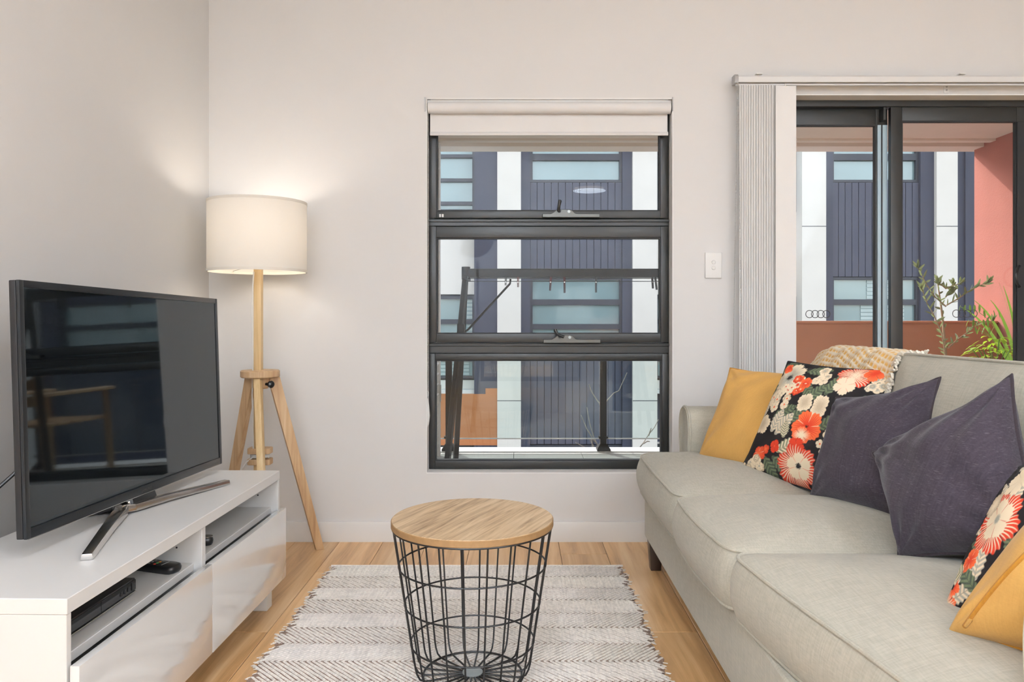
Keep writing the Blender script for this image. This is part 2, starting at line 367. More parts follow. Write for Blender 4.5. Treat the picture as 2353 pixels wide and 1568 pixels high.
# floor of oak planks, each a board of its own
fl = box('floor', (X0, Y0, -.05), (X1, Y1 + .05, -.0035), M['joint']); tag(fl, kind='structure')
PW, PL = .189, 1.27
pm = MB().box((.0009, .0009, -.006), (PW - .0009, PL - .0009, 0)).mesh('plank', M['floor'], .0012, 1)
i = 0; x = X0
while x < X1 - .01:
    off = (.62, .18, .95, .40, 1.12, .05, .78)[i % 7]; y = Y1 - PL - off + .9
    ye = Y1
    y = Y1 + .02 - off
    top = Y1
    segs = []
    yy = Y1
    first = off
    while yy > Y0:
        ln = first if first else PL; first = 0
        segs.append((max(Y0, yy - ln), yy)); yy -= ln
    for a, b in segs:
        full = abs(b - a - PL) < 1e-4 and x + PW < X1
        if full: me = pm
        else: me = MB().box((.0009, .0009, -.006), (min(PW, X1 - x) - .0009, b - a - .0009, 0)).mesh('plank', M['floor'], .0012, 1)
        o = link('plank', me, fl); o.location = (x, a, 0)
    i += 1; x += PW

# ------------------------------------------------------------------ window with two awning sashes over a fixed light
YF = 3.362
win = setting('window_1')
def wx(px): return (px - CX) * YF / F
def wz(py): return H - (py - CY) * YF / F
def frame_ring(mb, a, b, c, d, ia, ib, ic, id_, y0, y1):
    mb.box((a, y0, c), (ia, y1, d)); mb.box((ib, y0, c), (b, y1, d)); mb.box((ia, y0, c), (ib, y1, ic)); mb.box((ia, y0, id_), (ib, y1, d))
fr = MB()
fa, fb, fc, fd = wx0 + .002, wx1 - .002, wz(1079), wz1 - .002
frame_ring(fr, fa, fb, fc, fd, fa + .022, fb - .022, fc + .028, fd - .03, YF, YF + .05)
fr.box((fa, YF - .004, wz(520)), (fb, YF + .05, wz(503))); fr.box((fa, YF - .004, wz(812)), (fb, YF + .05, wz(788)))
fr.box((fa, YF - .012, wz(511)), (fb, YF, wz(505))); fr.box((fa, YF - .012, wz(796)), (fb, YF, wz(790)))
fr.obj('frame', M['alu'], win, .002, 1)
def sash(top, bot, gl, gr, gt, gb, screened):
    s = MB(); a, b = wx(987), wx(1535)
    frame_ring(s, a, b, wz(bot), wz(top), wx(gl), wx(gr), wz(gb), wz(gt), YF - .008, YF + .045)
    o = s.obj('sash', M['alu'], win, .003, 2)
    g = MB(); frame_ring(g, wx(gl) - .001, wx(gr) + .001, wz(gb) - .001, wz(gt) + .001, wx(gl) + .005, wx(gr) - .005, wz(gb) + .004, wz(gt) - .004, YF - .002, YF + .03)
    g.obj('gasket', M['aludark'], o)
    box('pane', (wx(gl), YF + .024, wz(gb)), (wx(gr), YF + .028, wz(gt)), M['glass'], o)
    if screened: box('fly_screen', (wx(gl), YF + .008, wz(gb)), (wx(gr), YF + .0085, wz(gt)), M['screen'], o)
    return o
sash(262, 502, 1003, 1517, 285, 485, True)
sash(521, 787, 1003, 1518, 547, 767, True)
sash(813, 1077, 1000, 1521, 828, 1059, False)
# chain winders
def winder(cx, py):
    s = .001927
    def P(a, b, d): return (wx(cx) + a * s, YF - .010 - d, wz(py) + b * s)
    poly = [(-66, -8), (-66, 0), (-47, 0), (-40, 4), (-34, 9), (-30, 10), (-6, 10), (0, 9), (8, 1), (12, 0), (64, 0), (64, -8)]
    o = MB().prism(poly, P, 0, .026).obj('winder', M['winder'], win, .0015, 1)
    MB().prism([(-28 + 4 * math.cos(q), 7 + 4 * math.sin(q)) for q in [k * math.pi / 6 for k in range(12)]], P, .026, .036).obj('knob', M['aludark'], o)
    if py < 600: pts = [P(-30, 6, .032), P(-29, 16, .04), P(-27, 27, .042), P(-27, 30, .042)]
    else: pts = [P(-20, 6, .032), P(-34, 12, .04), P(-39, 20, .042), P(-40, 24, .042)]
    MB().tube(pts, [.007, .0065, .008, .006], 10).obj('handle', M['alu'], o)
    MB().prism([(-6 + 3.4 * math.cos(q), 5 + 3.4 * math.sin(q)) for q in [k * math.pi / 6 for k in range(12)]], P, .026, .028).obj('keyhole', M['zinc'], o)
winder(1312, 494); winder(1314, 780)
for q in (1012, 1018): box('white_clip', (wx(q) - .004, YF - .014, wz(500)), (wx(q) + .004, YF - .008, wz(493)), M['plastic'], win)
# window reveal lining (bright painted sill and jambs)
rv = MB(); t = .003
rv.box((wx0, Y1 - .001, wz0 - .001), (wx1, YF + .01, wz0 + t)); rv.box((wx0 - .001, Y1 - .001, wz0), (wx0 + t * .6, YF, wz1)); rv.box((wx1 - t * .6, Y1 - .001, wz0), (wx1 + .001, YF, wz1))
rv.box((wx0, Y1 - .001, wz1 - t), (wx1, YF, wz1 + .001))
tag(rv.obj('trim_1', M['reveal']), kind='structure')

# ------------------------------------------------------------------ sliding glass door
YD = 3.36
dr = setting('door_1')
def qx(px): return (px - CX) * YD / F
def qz(py): return H - (py - CY) * YD / F
o = MB(); o.box((dx0, YD, qz(245)), (dx1, YD + .06, dz1)); o.box((dx0, YD, -.02), (dx0 + .04, YD + .06, dz1)); o.box((dx1 - .04, YD, -.02), (dx1, YD + .06, dz1)); o.box((dx0, YD, -.02), (dx1, YD + .06, .02))
o.obj('frame', M['alu'], dr, .002, 1)
def panel(name, a, b, ga, gb, gt, ztop, y):
    s = MB(); frame_ring(s, a, b, .022, ztop, ga, gb, .10, gt, y, y + .026)
    p = s.obj(name, M['alu'], dr, .003, 2)
    g = MB(); frame_ring(g, ga - .001, gb + .001, .099, gt + .001, ga + .004, gb - .004, .104, gt - .005, y + .002, y + .02); g.obj('gasket', M['aludark'], p)
    box('pane', (ga, y + .011, .1), (gb, y + .015, gt), M['doorglass'], p); return p
pA = panel('fixed_panel', dx0 + .03, qx(2048), dx0 + .09, qx(2020), qz(283), qz(246), YD + .032)
box('lit_edge_strip', (qx(2023), YD + .026, .03), (qx(2046), YD + .0315, qz(284)), M['alulit'], pA)
box('seal', (qx(2031), YD + .024, .03), (qx(2034), YD + .0315, qz(284)), M['aludark'], pA)
pB = panel('sliding_panel', qx(2047), dx1 - .02, qx(2073), qx(2336), qz(278), qz(246), YD)
box('lock_stile', (qx(2336), YD - .006, .03), (dx1 - .02, YD + .02, qz(280)), M['aludark'], pB, .002, 1)
hx = qx(2338)
MB().tube([(hx + .004, YD - .008, qz(612)), (hx - .012, YD - .02, qz(617)), (hx - .022, YD - .026, qz(628)), (hx - .024, YD - .028, qz(636)), (hx - .022, YD - .026, qz(644)), (hx - .012, YD - .02, qz(654)), (hx + .004, YD - .008, qz(659))], .0055, 10).obj('handle', M['black'], pB)
box('latch', (qx(2028), YD - .008, qz(277)), (qx(2034), YD + .03, qz(248)), M['alu'], pA, .001, 1)
def rings(cx, cy, panelo, y):      # safety decal of four linked rings stuck on the glass
    r = MB()
    for k in range(4): r.tube([(qx(cx + (k - 1.5) * 13.2) + .0165 * math.cos(q), y, qz(cy) + .0165 * math.sin(q)) for q in [j * math.pi / 16 for j in range(32)]], .0016, 6, closed=True)
    r.obj('ring_decal', M['decal'], panelo)
rings(1888, 722, pA, YD + .041); rings(2220, 721, pB, YD + .009)
rv = MB(); rv.box((dx0, Y1 - .001, dz1 - .004), (dx1, YD + .005, dz1 + .001)); rv.box((dx0 - .001, Y1 - .001, 0), (dx0 + .003, YD, dz1)); rv.box((dx1 - .003, Y1 - .001, 0), (dx1 + .001, YD, dz1))
tag(rv.obj('trim_2', M['reveal']), kind='structure')

# ------------------------------------------------------------------ balcony and the building across
bf = box('balcony_floor', (-1.6, Y1 + WT, -.20), (3.6, 5.86, -.052), M['grout']); tag(bf, kind='structure')
TS = .50
for ix in range(10):
    for iy in range(5):
        a = -1.53 + ix * TS; b = 5.66 - (iy + 1) * TS
        if a > 3.4: continue
        box('tile', (a + .002, max(b, Y1 + WT) + .002, -.06), (min(a + TS, 3.45) - .002, b + TS - .002, -.04), M['tile'], bf)
kb = box('balcony_kerb', (-1.6, 5.662, -.2), (3.45, 5.86, -.032), M['kerb'], None, .004, 1); tag(kb, kind='structure')
tag(MB().box((-1.6, Y1 + WT, 2.262), (3.6, 5.55, 2.45)).box((-1.6, 5.55, 2.285), (3.6, 5.62, 2.45)).box((-1.6, 5.62, 2.235), (3.6, 5.80, 2.45)).box((-1.6, 5.48, 2.246), (3.45, 5.55, 2.27)).obj('balcony_ceiling', M['soffit']), kind='structure')
tag(MB().box((3.45, Y1 + WT, -.2), (3.7, 5.74, 2.262)).obj('balcony_wall', M['redwall'], None), kind='structure')
tag(box('wall_outer', (-1.8, Y1 + WT, -.2), (-1.6, 5.8, 2.4), M['render_white']), kind='structure')
pr = thing('parapet', 'rust coloured rendered parapet across the balcony behind the sliding door', 'parapet', (0, 0, 0)); pr['kind'] = 'structure'
MB().box((1.96, 5.46, -.04), (3.448, 5.66, .925)).obj('body', M['rust'], pr, .004, 1)
MB().box((1.95, 5.45, .925), (3.448, 5.67, .943)).obj('coping', M['rust'], pr, .004, 1)
del pr['category']
# glass balustrade
bl = thing('glass_balustrade', 'clear glass balustrade with black posts on the balcony kerb outside the window', 'balustrade', (0, 5.72, -.03))
for px in (1031.5, 1386, 1765):
    X = (px - CX) * 5.72 / F
    MB().box((X - .024, -.024, .03), (X + .024, .024, .80)).obj('post', M['wire'], bl, .003, 1)
    MB().add([(X + sx * a, sy * a, z) for a, z in ((.05, 0), (.05, .012), (.026, .05)) for sx, sy in ((-1, -1), (1, -1), (1, 1), (-1, 1))],
             [(0, 3, 2, 1)] + [(i * 4 + j, i * 4 + (j + 1) % 4, i * 4 + 4 + (j + 1) % 4, i * 4 + 4 + j) for i in (0, 1) for j in range(4)] + [(8, 9, 10, 11)]).obj('base_plate', M['wire'], bl)
    MB().box((X - .034, -.03, .09), (X + .034, .03, .105)).obj('clamp', M['wire'], bl)
xs_ = [(px - CX) * 5.72 / F for px in (1031.5, 1386, 1765)]
for a, b in ((-1.55, xs_[0]), (xs_[0], xs_[1]), (xs_[1], xs_[2])):
    MB().box((a + .03, -.005, .085), (b - .03, .005, .78)).obj('glass_pane', M['balglass'], bl)
    MB().box((a + .03, -.007, .082), (b - .03, .007, .090)).obj('bottom_trim', M['kerb'], bl)
MB().box((-1.55, -.02, .79), (xs_[2] + .03, .02, .815)).obj('handrail', M['wire'], bl, .003, 1)
# louvred screen at the left end of the balcony
lo = thing('louvre_screen', 'white louvred privacy screen at the left end of the balcony', 'screen', (-.585, 0, -.04))
box('post', (-.012, 5.50, 0), (.020, 5.56, 2.28), M['louvre'], lo, .003, 1); box('post', (-.012, 4.5, 0), (.020, 4.55, 2.28), M['louvre'], lo, .003, 1)
sm = MB().bar((-.006, 4.56, 0), (-.006, 5.495, 0), .012, .07, (.5, 0, .8)).mesh('slat', M['louvre'])
for k in range(30):
    s_ = link('slat', sm, lo); s_.location = (0, 0, .06 + k * .074)
box('hinge', (.018, 5.495, .40), (.028, 5.52, .52), M['bracket'], lo)
# the building opposite
YB = 13.0
def bx(px): return (px - CX) * YB / F
def bz(py): return H - (py - CY) * YB / F
ab = thing('apartment_building', 'slate blue and white apartment building across from the balcony', 'building', (0, YB, -3.2))
ZB = -3.2
def bbox(name, p0, p1, y0, y1, m, parent=ab, d0=0, d1=.3, bevel=0):
    return box(name, (bx(p0), d0, bz(y1) - ZB), (bx(p1), d1, bz(y0) - ZB), m, parent, bevel, 1)
TOP, BOT = 130, 1290
bbox('wall', 300, 3100, TOP, BOT, M['slate'], d0=.30, d1=.6)
def pil(p0, p1, m, d=-.10):
    o = bbox('pilaster', p0, p1, TOP, BOT, m, d0=d, d1=.3)
    bbox('joint', p0, p1, 919, 920.5, M['bframe'], o, d - .002, d + .01)
    bbox('joint', p0, p1, 521, 522.5, M['bframe'], o, d - .002, d + .01); return o
for a, b in ((450, 504), (1143, 1197), (1452, 1508), (1838, 1893), (2145, 2193), (2500, 2560), (760, 815)): pil(a, b, M['render_white'])
for a, b in ((504, 525), (740, 760), (1197, 1218), (1430, 1452), (1893, 1913), (2114, 2145), (2480, 2500)): bbox('slate_pier', a, b, TOP, BOT, M['slate'], d0=-.02, d1=.3)
bbox('slate_pier', 1090, 1143, TOP, BOT, M['slate'], d0=-.06, d1=.3); bbox('slate_pier', 2193, 2250, TOP, BOT, M['slate'], d0=-.02, d1=.3)
bbox('slate_pier', 2214, 2250, TOP, BOT, M['slate'], d0=-.06, d1=.3)
def bwindow(p0, p1, tops, d=.05, fr=6, blind=None):
    """tops: list of transom rows [(y0,y1) of each pane]"""
    y0 = tops[0][0] - fr; y1 = tops[-1][1] + fr
    mb = MB()
    z = lambda y: bz(y) - ZB
    mb.box((bx(p0), d, z(y1)), (bx(p0 + fr), d + .12, z(y0))); mb.box((bx(p1 - fr), d, z(y1)), (bx(p1), d + .12, z(y0)))
    edges = [y0] + [v for t in tops for v in t] + [y1]
    for i in range(0, len(edges), 2): mb.box((bx(p0 + fr), d, z(edges[i + 1])), (bx(p1 - fr), d + .12, z(edges[i])))
    o = mb.obj('window', M['bframe'], ab)
    for i, (a, b) in enumerate(tops):
        bbox('pane', p0 + fr, p1 - fr, a, b, M['bpane'], o, d + .06, d + .08)
        if blind and i in blind:
            n = max(2, int((b - a) / 8)); w_ = p1 - p0; l, r_ = blind[i]
            for j in range(n): bbox('louvre_slat', p0 + l * w_, p0 + r_ * w_, a + (j + .08) * (b - a) / n, a + (j + .86) * (b - a) / n, M['bblind'], o, d + .045, d + .058)
    return o
def bay(p0, p1, blind_lo):
    bwindow(p0, p1, [(300, 352), (367, 412)]); bwindow(p0, p1, [(643, 688), (701, 745), (757, 800)], blind=blind_lo); bwindow(p0, p1, [(1030, 1060), (1075, 1110)])
    n = 13
    for (a, b) in ((419, 636), (807, 1022), (TOP, 292), (1118, BOT)):
        w_ = (bx(p1) - bx(p0)) / n
        me = MB().box((.004, 0, 0), (w_ - .004, .03, bz(a) - bz(b))).mesh('board', M['board'], .004, 1)
        for k in range(n):
            q = link('board', me, ab); q.location = (bx(p0) + k * w_, .03, bz(b) - ZB)
bay(1218, 1430, None); bay(1913, 2114, {0: (.42, .8), 1: (.35, .85)}); bay(525, 740, None)
# recessed white bays with their own windows
for p0, p1 in ((815, 1090), (1508, 1838)):
    bbox('wall', p0, p1, 480, 676, M['render_white'], d0=.2, d1=.3); bbox('wall', p0, p1, 876, 900, M['render_white'], d0=.2, d1=.3); bbox('wall', p0, p1, TOP, 300, M['render_white'], d0=.2, d1=.3)
    bwindow(p0 + 2, p1, [(306, 350), (358, 406), (414, 460), (468, 478)], d=.16); bwindow(p0 + 2, p1, [(687, 734), (745, 780), (790, 822), (832, 866)], d=.16, blind={0: (.93, .98), 1: (.93, .98), 2: (.1, .95), 3: (.1, .95)})
    bbox('ledge', p0, p1, 896, 905, M['kerb'], d0=.0, d1=.3)
    if p0 == 815: bbox('balcony_front', p0, p1 + 53, 905, 1022, M['terracotta'], d0=.02 - .1, d1=.0)
    bbox('wall', p0, p1, 1022, BOT, M['render_white'], d0=.2, d1=.3); bbox('dark_opening', p0, p0 + 285, 1024, 1110, M['bdark'], d0=.15, d1=.2)
bbox('side_return', 1116, 1144, 892, 905, M['terracotta'], d0=-.07, d1=.0)
# street below and behind
tag(box('street_ground', (-30, 3.5, -3.3), (40, 40, -3.2), M['ground']), kind='structure')

# ------------------------------------------------------------------ clothes airer and its pegs
ya = 4.55
ai = thing('clothes_airer', 'black folding clothes airer standing on the balcony behind the window', 'airer', (0, ya, -.04))
zr = at(0, 629, ya).z + .04
xl, xr = (1066 - CX) * ya / F, 1.05
MB().box((xl + .02, -.022, zr - .025), (xr, .022, zr + .025)).obj('top_rail', M['wire'], ai, .004, 1)
MB().tube([(xl + .012, 0, zr - .035), (xl + .012, 0, zr + .04)], .026, 12).obj('corner_joint', M['black'], ai)
MB().tube([(xr - .012, 0, zr - .035), (xr - .012, 0, zr + .04)], .026, 12).obj('corner_joint', M['black'], ai)
for X, d in ((xl + .01, -.105), (xr - .01, .105)):
    for dy in (-.24, .24): MB().bar((X, 0, zr - .02), (X + d + (.02 if dy > 0 else 0), dy, 0), .030, .030).obj('leg', M['wire'], ai, .003, 1)
MB().tube([Vector(((1173 - CX) * ya / F, .01, at(0, 642, ya).z + .04)), Vector(((1172 - CX) * ya / F, .0, at(0, 652, ya).z + .04)), Vector(((1078 - CX) * ya / F, -.04, at(0, 756, ya).z + .04)), Vector(((1066 - CX) * ya / F, -.06, at(0, 766, ya).z + .04))], .0065, 8).obj('brace', M['wire'], ai)
MB().box(((1053 - CX) * ya / F, -.09, at(0, 768, ya).z + .04), ((1069 - CX) * ya / F, -.05, at(0, 744, ya).z + .04)).obj('clamp', M['black'], ai, .003, 1)
for dz, dy in ((-.034, -.10), (-.042, .10), (.038, .16)): MB().tube([(xl, dy, zr + dz), (xr, dy, zr + dz)], .0022, 6).obj('line', M['wire'], ai)
for X in (xl + .02, xr - .02): MB().bar((X, -.18, zr - .03), (X, .18, zr - .03), .02, .02).obj('cross_arm', M['wire'], ai, .003, 1)
pegs = [(1163, 'black', 3, 11, 'short black clothes peg clipped nearest the corner of the airer'), (1190.5, 'red', 0, 15, 'dark red clothes peg nearest the bent brace of the airer'),
        (1264, 'red', 4, 23, 'dark red clothes peg tilted left on the airer line'), (1294.5, 'red', -1, 28, 'longest dark red clothes peg on the airer line, hanging straight'),
        (1365.5, 'black', 0, 27, 'black clothes peg alone on the middle of the airer line'), (1492, 'black', -4, 18, 'left of two black pegs side by side at the right of the airer'), (1499, 'black', -7, 21, 'right of two black pegs side by side at the right of the airer')]
for px, c, tilt, ln, lab in pegs:
    p = at(px, 643, ya); m = M['pegred'] if c == 'red' else M['black']; L = .010 + ln * ya / F
    t = thing('clothes_peg', lab, 'peg', (p.x, ya - .10, p.z), 0, 'pegs on the clothes airer'); t.rotation_euler = (0, R(tilt), 0)
    for s_ in (-1, 1): MB().add([(s_ * .0005, -.005, .012), (s_ * .006, -.005, .010), (s_ * .005, -.005, -L), (s_ * .001, -.005, -L), (s_ * .0005, .005, .012), (s_ * .006, .005, .010), (s_ * .005, .005, -L), (s_ * .001, .005, -L)],
        [(0, 1, 2, 3), (7, 6, 5, 4), (0, 4, 5, 1), (1, 5, 6, 2), (2, 6, 7, 3), (3, 7, 4, 0)]).obj('prong', m, t)
    MB().tube([(0, -.006, -.02), (0, .006, -.02)], .004, 8).obj('spring', M['chrome'], t)

# ------------------------------------------------------------------ plants
def leaf(mb, p, d, ln, wd, up=Vector((0, 0, 1)), n=5, bend=0.0, fold=.25):
    d = Vector(d).normalized(); s = d.cross(up)
    if s.length < 1e-3: s = d.orthogonal()
    s.normalize(); nn = s.cross(d); vs = []; fs = []
    for i in range(n + 1):
        t = i / n; q = Vector(p) + d * ln * t + Vector((0, 0, -1)) * bend * t * t + nn * 0
        w_ = wd * math.sin(math.pi * min(1, .12 + .88 * t)) ** .8 * .5 if i < n else 0.0005
        vs += [q - s * w_ + nn * w_ * fold, q, q + s * w_ + nn * w_ * fold]
    for i in range(n):
        a = i * 3; fs += [(a, a + 1, a + 4, a + 3), (a + 1, a + 2, a + 5, a + 4)]
    mb.add(vs, fs)
def pot(root, r, h):
    MB().lathe([(r * .72, 0), (r, h), (r * .92, h), (r * .9, h - .03), (r * .6, .04), (.001, .04)], n=28).obj('pot', M['pot'], root)
    MB().lathe([(.001, h - .03), (r * .86, h - .035), (r * .84, h - .06)], n=24).obj('soil', M['soil'], root)
yo = 4.75
X = (2172 - CX) * yo / F
ol = thing('potted_olive', 'young potted olive tree with sparse grey green leaves on the balcony', 'plant', (X, yo, -.04))
pot(ol, .14, .30)
def ow(px, py, dy=0): q = at(px, py, yo); return Vector((q.x - X, dy, q.z + .04))
tr = MB(); branches = [
    [(2176, 1000), (2177, 810), (2175, 740), (2173, 690), (2170, 645)],
    [(2172, 815), (2160, 765), (2138, 725), (2120, 700), (2105, 672), (2097, 662)],
    [(2174, 705), (2152, 682), (2138, 655), (2128, 628), (2124, 612)],
    [(2175, 702), (2200, 685), (2225, 665), (2243, 655), (2252, 651)],
    [(2179, 800), (2205, 780), (2235, 762), (2265, 742), (2300, 738)],
    [(2172, 662), (2160, 656), (2148, 651)], [(2173, 682), (2192, 668), (2200, 655)], [(2172, 664), (2190, 655), (2198, 654)]]
lv = MB()
for bi, b in enumerate(branches):
    pts = [ow(px, py, (i * .02) * (-1 if bi % 2 else 1)) for i, (px, py) in enumerate(b)]
    r0 = .011 if bi == 0 else .0045
    tr.tube(pts, [r0 * (1 - .7 * i / (len(pts) - 1)) for i in range(len(pts))], 7)
    for i in range(len(pts) - 1):
        m_ = 5 if bi else 4
        for j in range(m_):
            if bi == 0 and i == 0: continue
            p = pts[i].lerp(pts[i + 1], (j + rng.random() * .5) / m_); t = (pts[i + 1] - pts[i]).normalized()
            s_ = 1 if j % 2 else -1
            d = t * .5 + Vector((s_ * rng.uniform(.3, 1) * (t.z if abs(t.z) > .3 else .5), rng.uniform(-.7, .7), rng.uniform(-.3, .7)))
            leaf(lv, p, d, rng.uniform(.035, .06), rng.uniform(.010, .016), Vector((rng.uniform(-1, 1), -1, rng.uniform(-.5, 1))))
    for j in range(3): leaf(lv, pts[-1], Vector((rng.uniform(-.8, .8), rng.uniform(-.5, .5), 1)), .05, .015, Vector((0, -1, .2)))
tr.obj('stem', M['bark'], ol); tag(lv.obj('foliage', M['olive'], ol), kind='stuff')
ys = 4.95; X = 3.30
sp = thing('strap_leaf_plant', 'potted plant with long arching strap leaves beside the red balcony wall', 'plant', (X, ys, -.04)); pot(sp, .13, .42)
lf = MB()
tips = [(2303, 632), (2252, 652), (2195, 705), (2190, 738), (2250, 660), (2215, 755), (2315, 640), (2340, 660), (2262, 690), (2210, 718), (2330, 700), (2285, 715), (2240, 690), (2350, 640), (2380, 660), (2400, 720)]
for i, (px, py) in enumerate(tips):
    q = at(px, py, ys); tip = Vector((q.x - X, rng.uniform(-.25, .12), q.z + .04)); base = Vector((rng.uniform(-.03, .03), rng.uniform(-.03, .03), .40))
    mid = base.lerp(tip, .55) + Vector((.05, 0, .18 if tip.z < 1.2 else .05)); vs = []; fs = []; n = 10
    for j in range(n + 1):
        t = j / n; c = base * (1 - t) ** 2 + mid * 2 * t * (1 - t) + tip * t * t; w_ = .011 * (1 - t ** 3) + .0006
        s_ = Vector((.5, .8, .3)).normalized() if i % 2 else Vector((.9, -.4, .2)).normalized()
        vs += [c - s_ * w_, c + Vector((0, 0, -.003)), c + s_ * w_]
    for j in range(n): a = j * 3; fs += [(a, a + 1, a + 4, a + 3), (a + 1, a + 2, a + 5, a + 4)]
    lf.add(vs, fs)
    if py > 690 and px < 2260:
        for j in range(5): leaf(lf, tip + Vector((j * .03, 0, .01)), Vector((rng.uniform(-.4, .4), rng.uniform(-.3, .3), -1)), .05, .014)
tag(lf.obj('foliage', M['blade'], sp), kind='stuff')
yv = 4.45; q = at(2285, 800, yv); X = q.x
bp_ = thing('leafy_plant', 'low potted plant with bright lime green leaves on the balcony', 'plant', (X, yv, -.04)); pot(bp_, .15, .50)
lf = MB(); st = MB()
for i in range(90):
    a = rng.uniform(0, 2 * math.pi); rr = rng.uniform(.02, .16); h = .90 - rr * rr * 5 + rng.uniform(-.05, .05) - .04
    p = Vector((rr * math.cos(a), rr * math.sin(a), h)); leaf(lf, p, Vector((math.cos(a), math.sin(a), rng.uniform(-.6, .3))), rng.uniform(.03, .06), rng.uniform(.015, .028), bend=.015)
    if i % 8 == 0: st.tube([(0, 0, .46), (rr * .3 * math.cos(a), rr * .3 * math.sin(a), .7), p], .003, 5)
tag(lf.obj('foliage', M['bright'], bp_), kind='stuff'); st.obj('stems', M['blade'], bp_)
bc_ = thing('balcony_chair', 'wooden balcony chair mirrored in the television screen', 'chair', (1.37, 5.08, -.04), R(190))
for x in (-.2, .2):
    MB().bar((x, -.2, 0), (x, -.2, .45), .035, .035).obj('leg', M['ash'], bc_, .003, 1); MB().bar((x, .2, 0), (x, .25, .88), .035, .035).obj('leg', M['ash'], bc_, .003, 1)
    MB().box((x - .03, -.24, .62), (x + .03, .24, .645)).obj('armrest', M['ash'], bc_, .004, 1); MB().bar((x, -.2, .45), (x, -.2, .62), .03, .03).obj('arm_post', M['ash'], bc_)
for k in range(5): MB().box((-.2, -.22 + k * .09, .42), (.2, -.15 + k * .09, .44)).obj('seat_slat', M['ash'], bc_, .003, 1)
for k in range(3): MB().box((-.2, .215 + k * .012, .56 + k * .11), (.2, .235 + k * .012, .63 + k * .11)).obj('back_slat', M['ash'], bc_, .003, 1)
# bare shrub outside the balustrade
yt = 6.05
bs = thing('bare_shrub', 'leafless shrub of thin grey twigs outside the glass balustrade', 'shrub', ((1383 - CX) * yt / F, yt, -.45))
pot(bs, .16, .32)
tw = MB(); ox = (1383 - CX) * yt / F
def tp(px, py, dy=0): q = at(px, py, yt); return (q.x - ox, dy, q.z + .45)
for b in [[(1383, 1120), (1381, 1060), (1376, 1030), (1365, 1005), (1356, 975), (1350, 938)], [(1381, 1060), (1368, 1038), (1345, 1030), (1322, 1018)], [(1384, 1100), (1386, 1000), (1386, 940), (1392, 926), (1412, 905), (1424, 900), (1436, 875), (1444, 858)],
          [(1385, 945), (1378, 928), (1362, 905), (1354, 884)], [(1372, 1020), (1360, 1008), (1352, 1010)], [(1362, 1030), (1360, 1005), (1348, 985), (1336, 955)], [(1383, 1075), (1362, 1022), (1356, 1012)],
          [(1400, 1130), (1460, 1042), (1480, 1018), (1492, 1000), (1506, 984), (1516, 966)], [(1478, 1020), (1488, 1015), (1494, 1016)], [(1490, 1002), (1495, 990), (1497, 985)]]:
    pts = [tp(px, py, i * .01) for i, (px, py) in enumerate(b)]; tw.tube(pts, [.006 - .004 * i / len(pts) for i in range(len(pts))], 6)
tw.obj('twigs', M['twig'], bs)

# ------------------------------------------------------------------ roller blind
rb = thing('roller_blind', 'white roller blind rolled up at the top of the window', 'blind', (0, 3.31, 1.88))
def bl_(px, py, y=3.30): q = at(px, py, y); return Vector((q.x, y - 3.31, q.z - 1.88))
a = bl_(984, 248); b = bl_(1540, 249)
MB().tube([a, b], .0245, 20).obj('roll', M['blind'], rb)
MB().box((bl_(980, 0).x, -.01, bl_(0, 237).z), (bl_(1546, 0).x, .02, bl_(0, 228).z)).obj('head_rail', M['rail'], rb, .001, 1)
MB().box((bl_(987, 0).x, .012, bl_(0, 305).z), (bl_(1536, 0).x, .0135, bl_(0, 255).z)).obj('fabric', M['blind'], rb)
MB().prism([(-.007, 0), (-.009, .008), (-.005, .016), (.004, .016), (.006, .006), (.003, 0)], lambda p, q, d: (bl_(987, 0).x + d * (bl_(1537, 0).x - bl_(987, 0).x), .013 + p, bl_(0, 309).z + q), 0, 1).obj('bottom_rail', M['rail'], rb)
for px in (977.5, 1544):
    c = bl_(px, 244); s_ = 1 if px < 1200 else -1
    o = MB().box((c.x - .002, -.03, c.z - .026), (c.x + .002, .03, c.z + .034)).box((c.x - .003, -.02, c.z + .026), (c.x + .02 * s_ + .003, .03, c.z + .034)).obj('bracket', M['bracket'], rb)
    MB().tube([(c.x - .004, 0, c.z - .004), (c.x + .006 * s_, 0, c.z - .004)], .020, 18).obj('drive_wheel', M['rail'], o)
def beads(mb, a, b, r=.0023, step=.0062):
    a = Vector(a); b = Vector(b); n = int((b - a).length / step)
    for i in range(n):
        c = a.lerp(b, i / n); mb.add([c + Vector(v) * r for v in ((1, 0, 0), (-1, 0, 0), (0, 1, 0), (0, -1, 0), (0, 0, 1.2), (0, 0, -1.2))], [(0, 2, 4), (2, 1, 4), (1, 3, 4), (3, 0, 4), (2, 0, 5), (1, 2, 5), (3, 1, 5), (0, 3, 5)])
ch = MB(); beads(ch, bl_(979, 262), bl_(982, 905)); beads(ch, bl_(983, 262) + Vector((0, .014, 0)), bl_(983, 905) + Vector((0, .014, 0)))
tag(ch.obj('chain', M['chain'], rb, smooth=0), kind='stuff')
MB().tube([bl_(982, 898), bl_(985, 903), bl_(984, 910), bl_(981, 912), bl_(980, 906), bl_(982, 898)], .002, 6).obj('chain_hook', M['plastic'], rb)
MB().tube([bl_(982, 916), bl_(983, 930), bl_(983, 955), bl_(982, 975), bl_(981, 981)], [.002, .006, .0095, .008, .003], 10).obj('chain_tensioner', M['plastic'], rb)

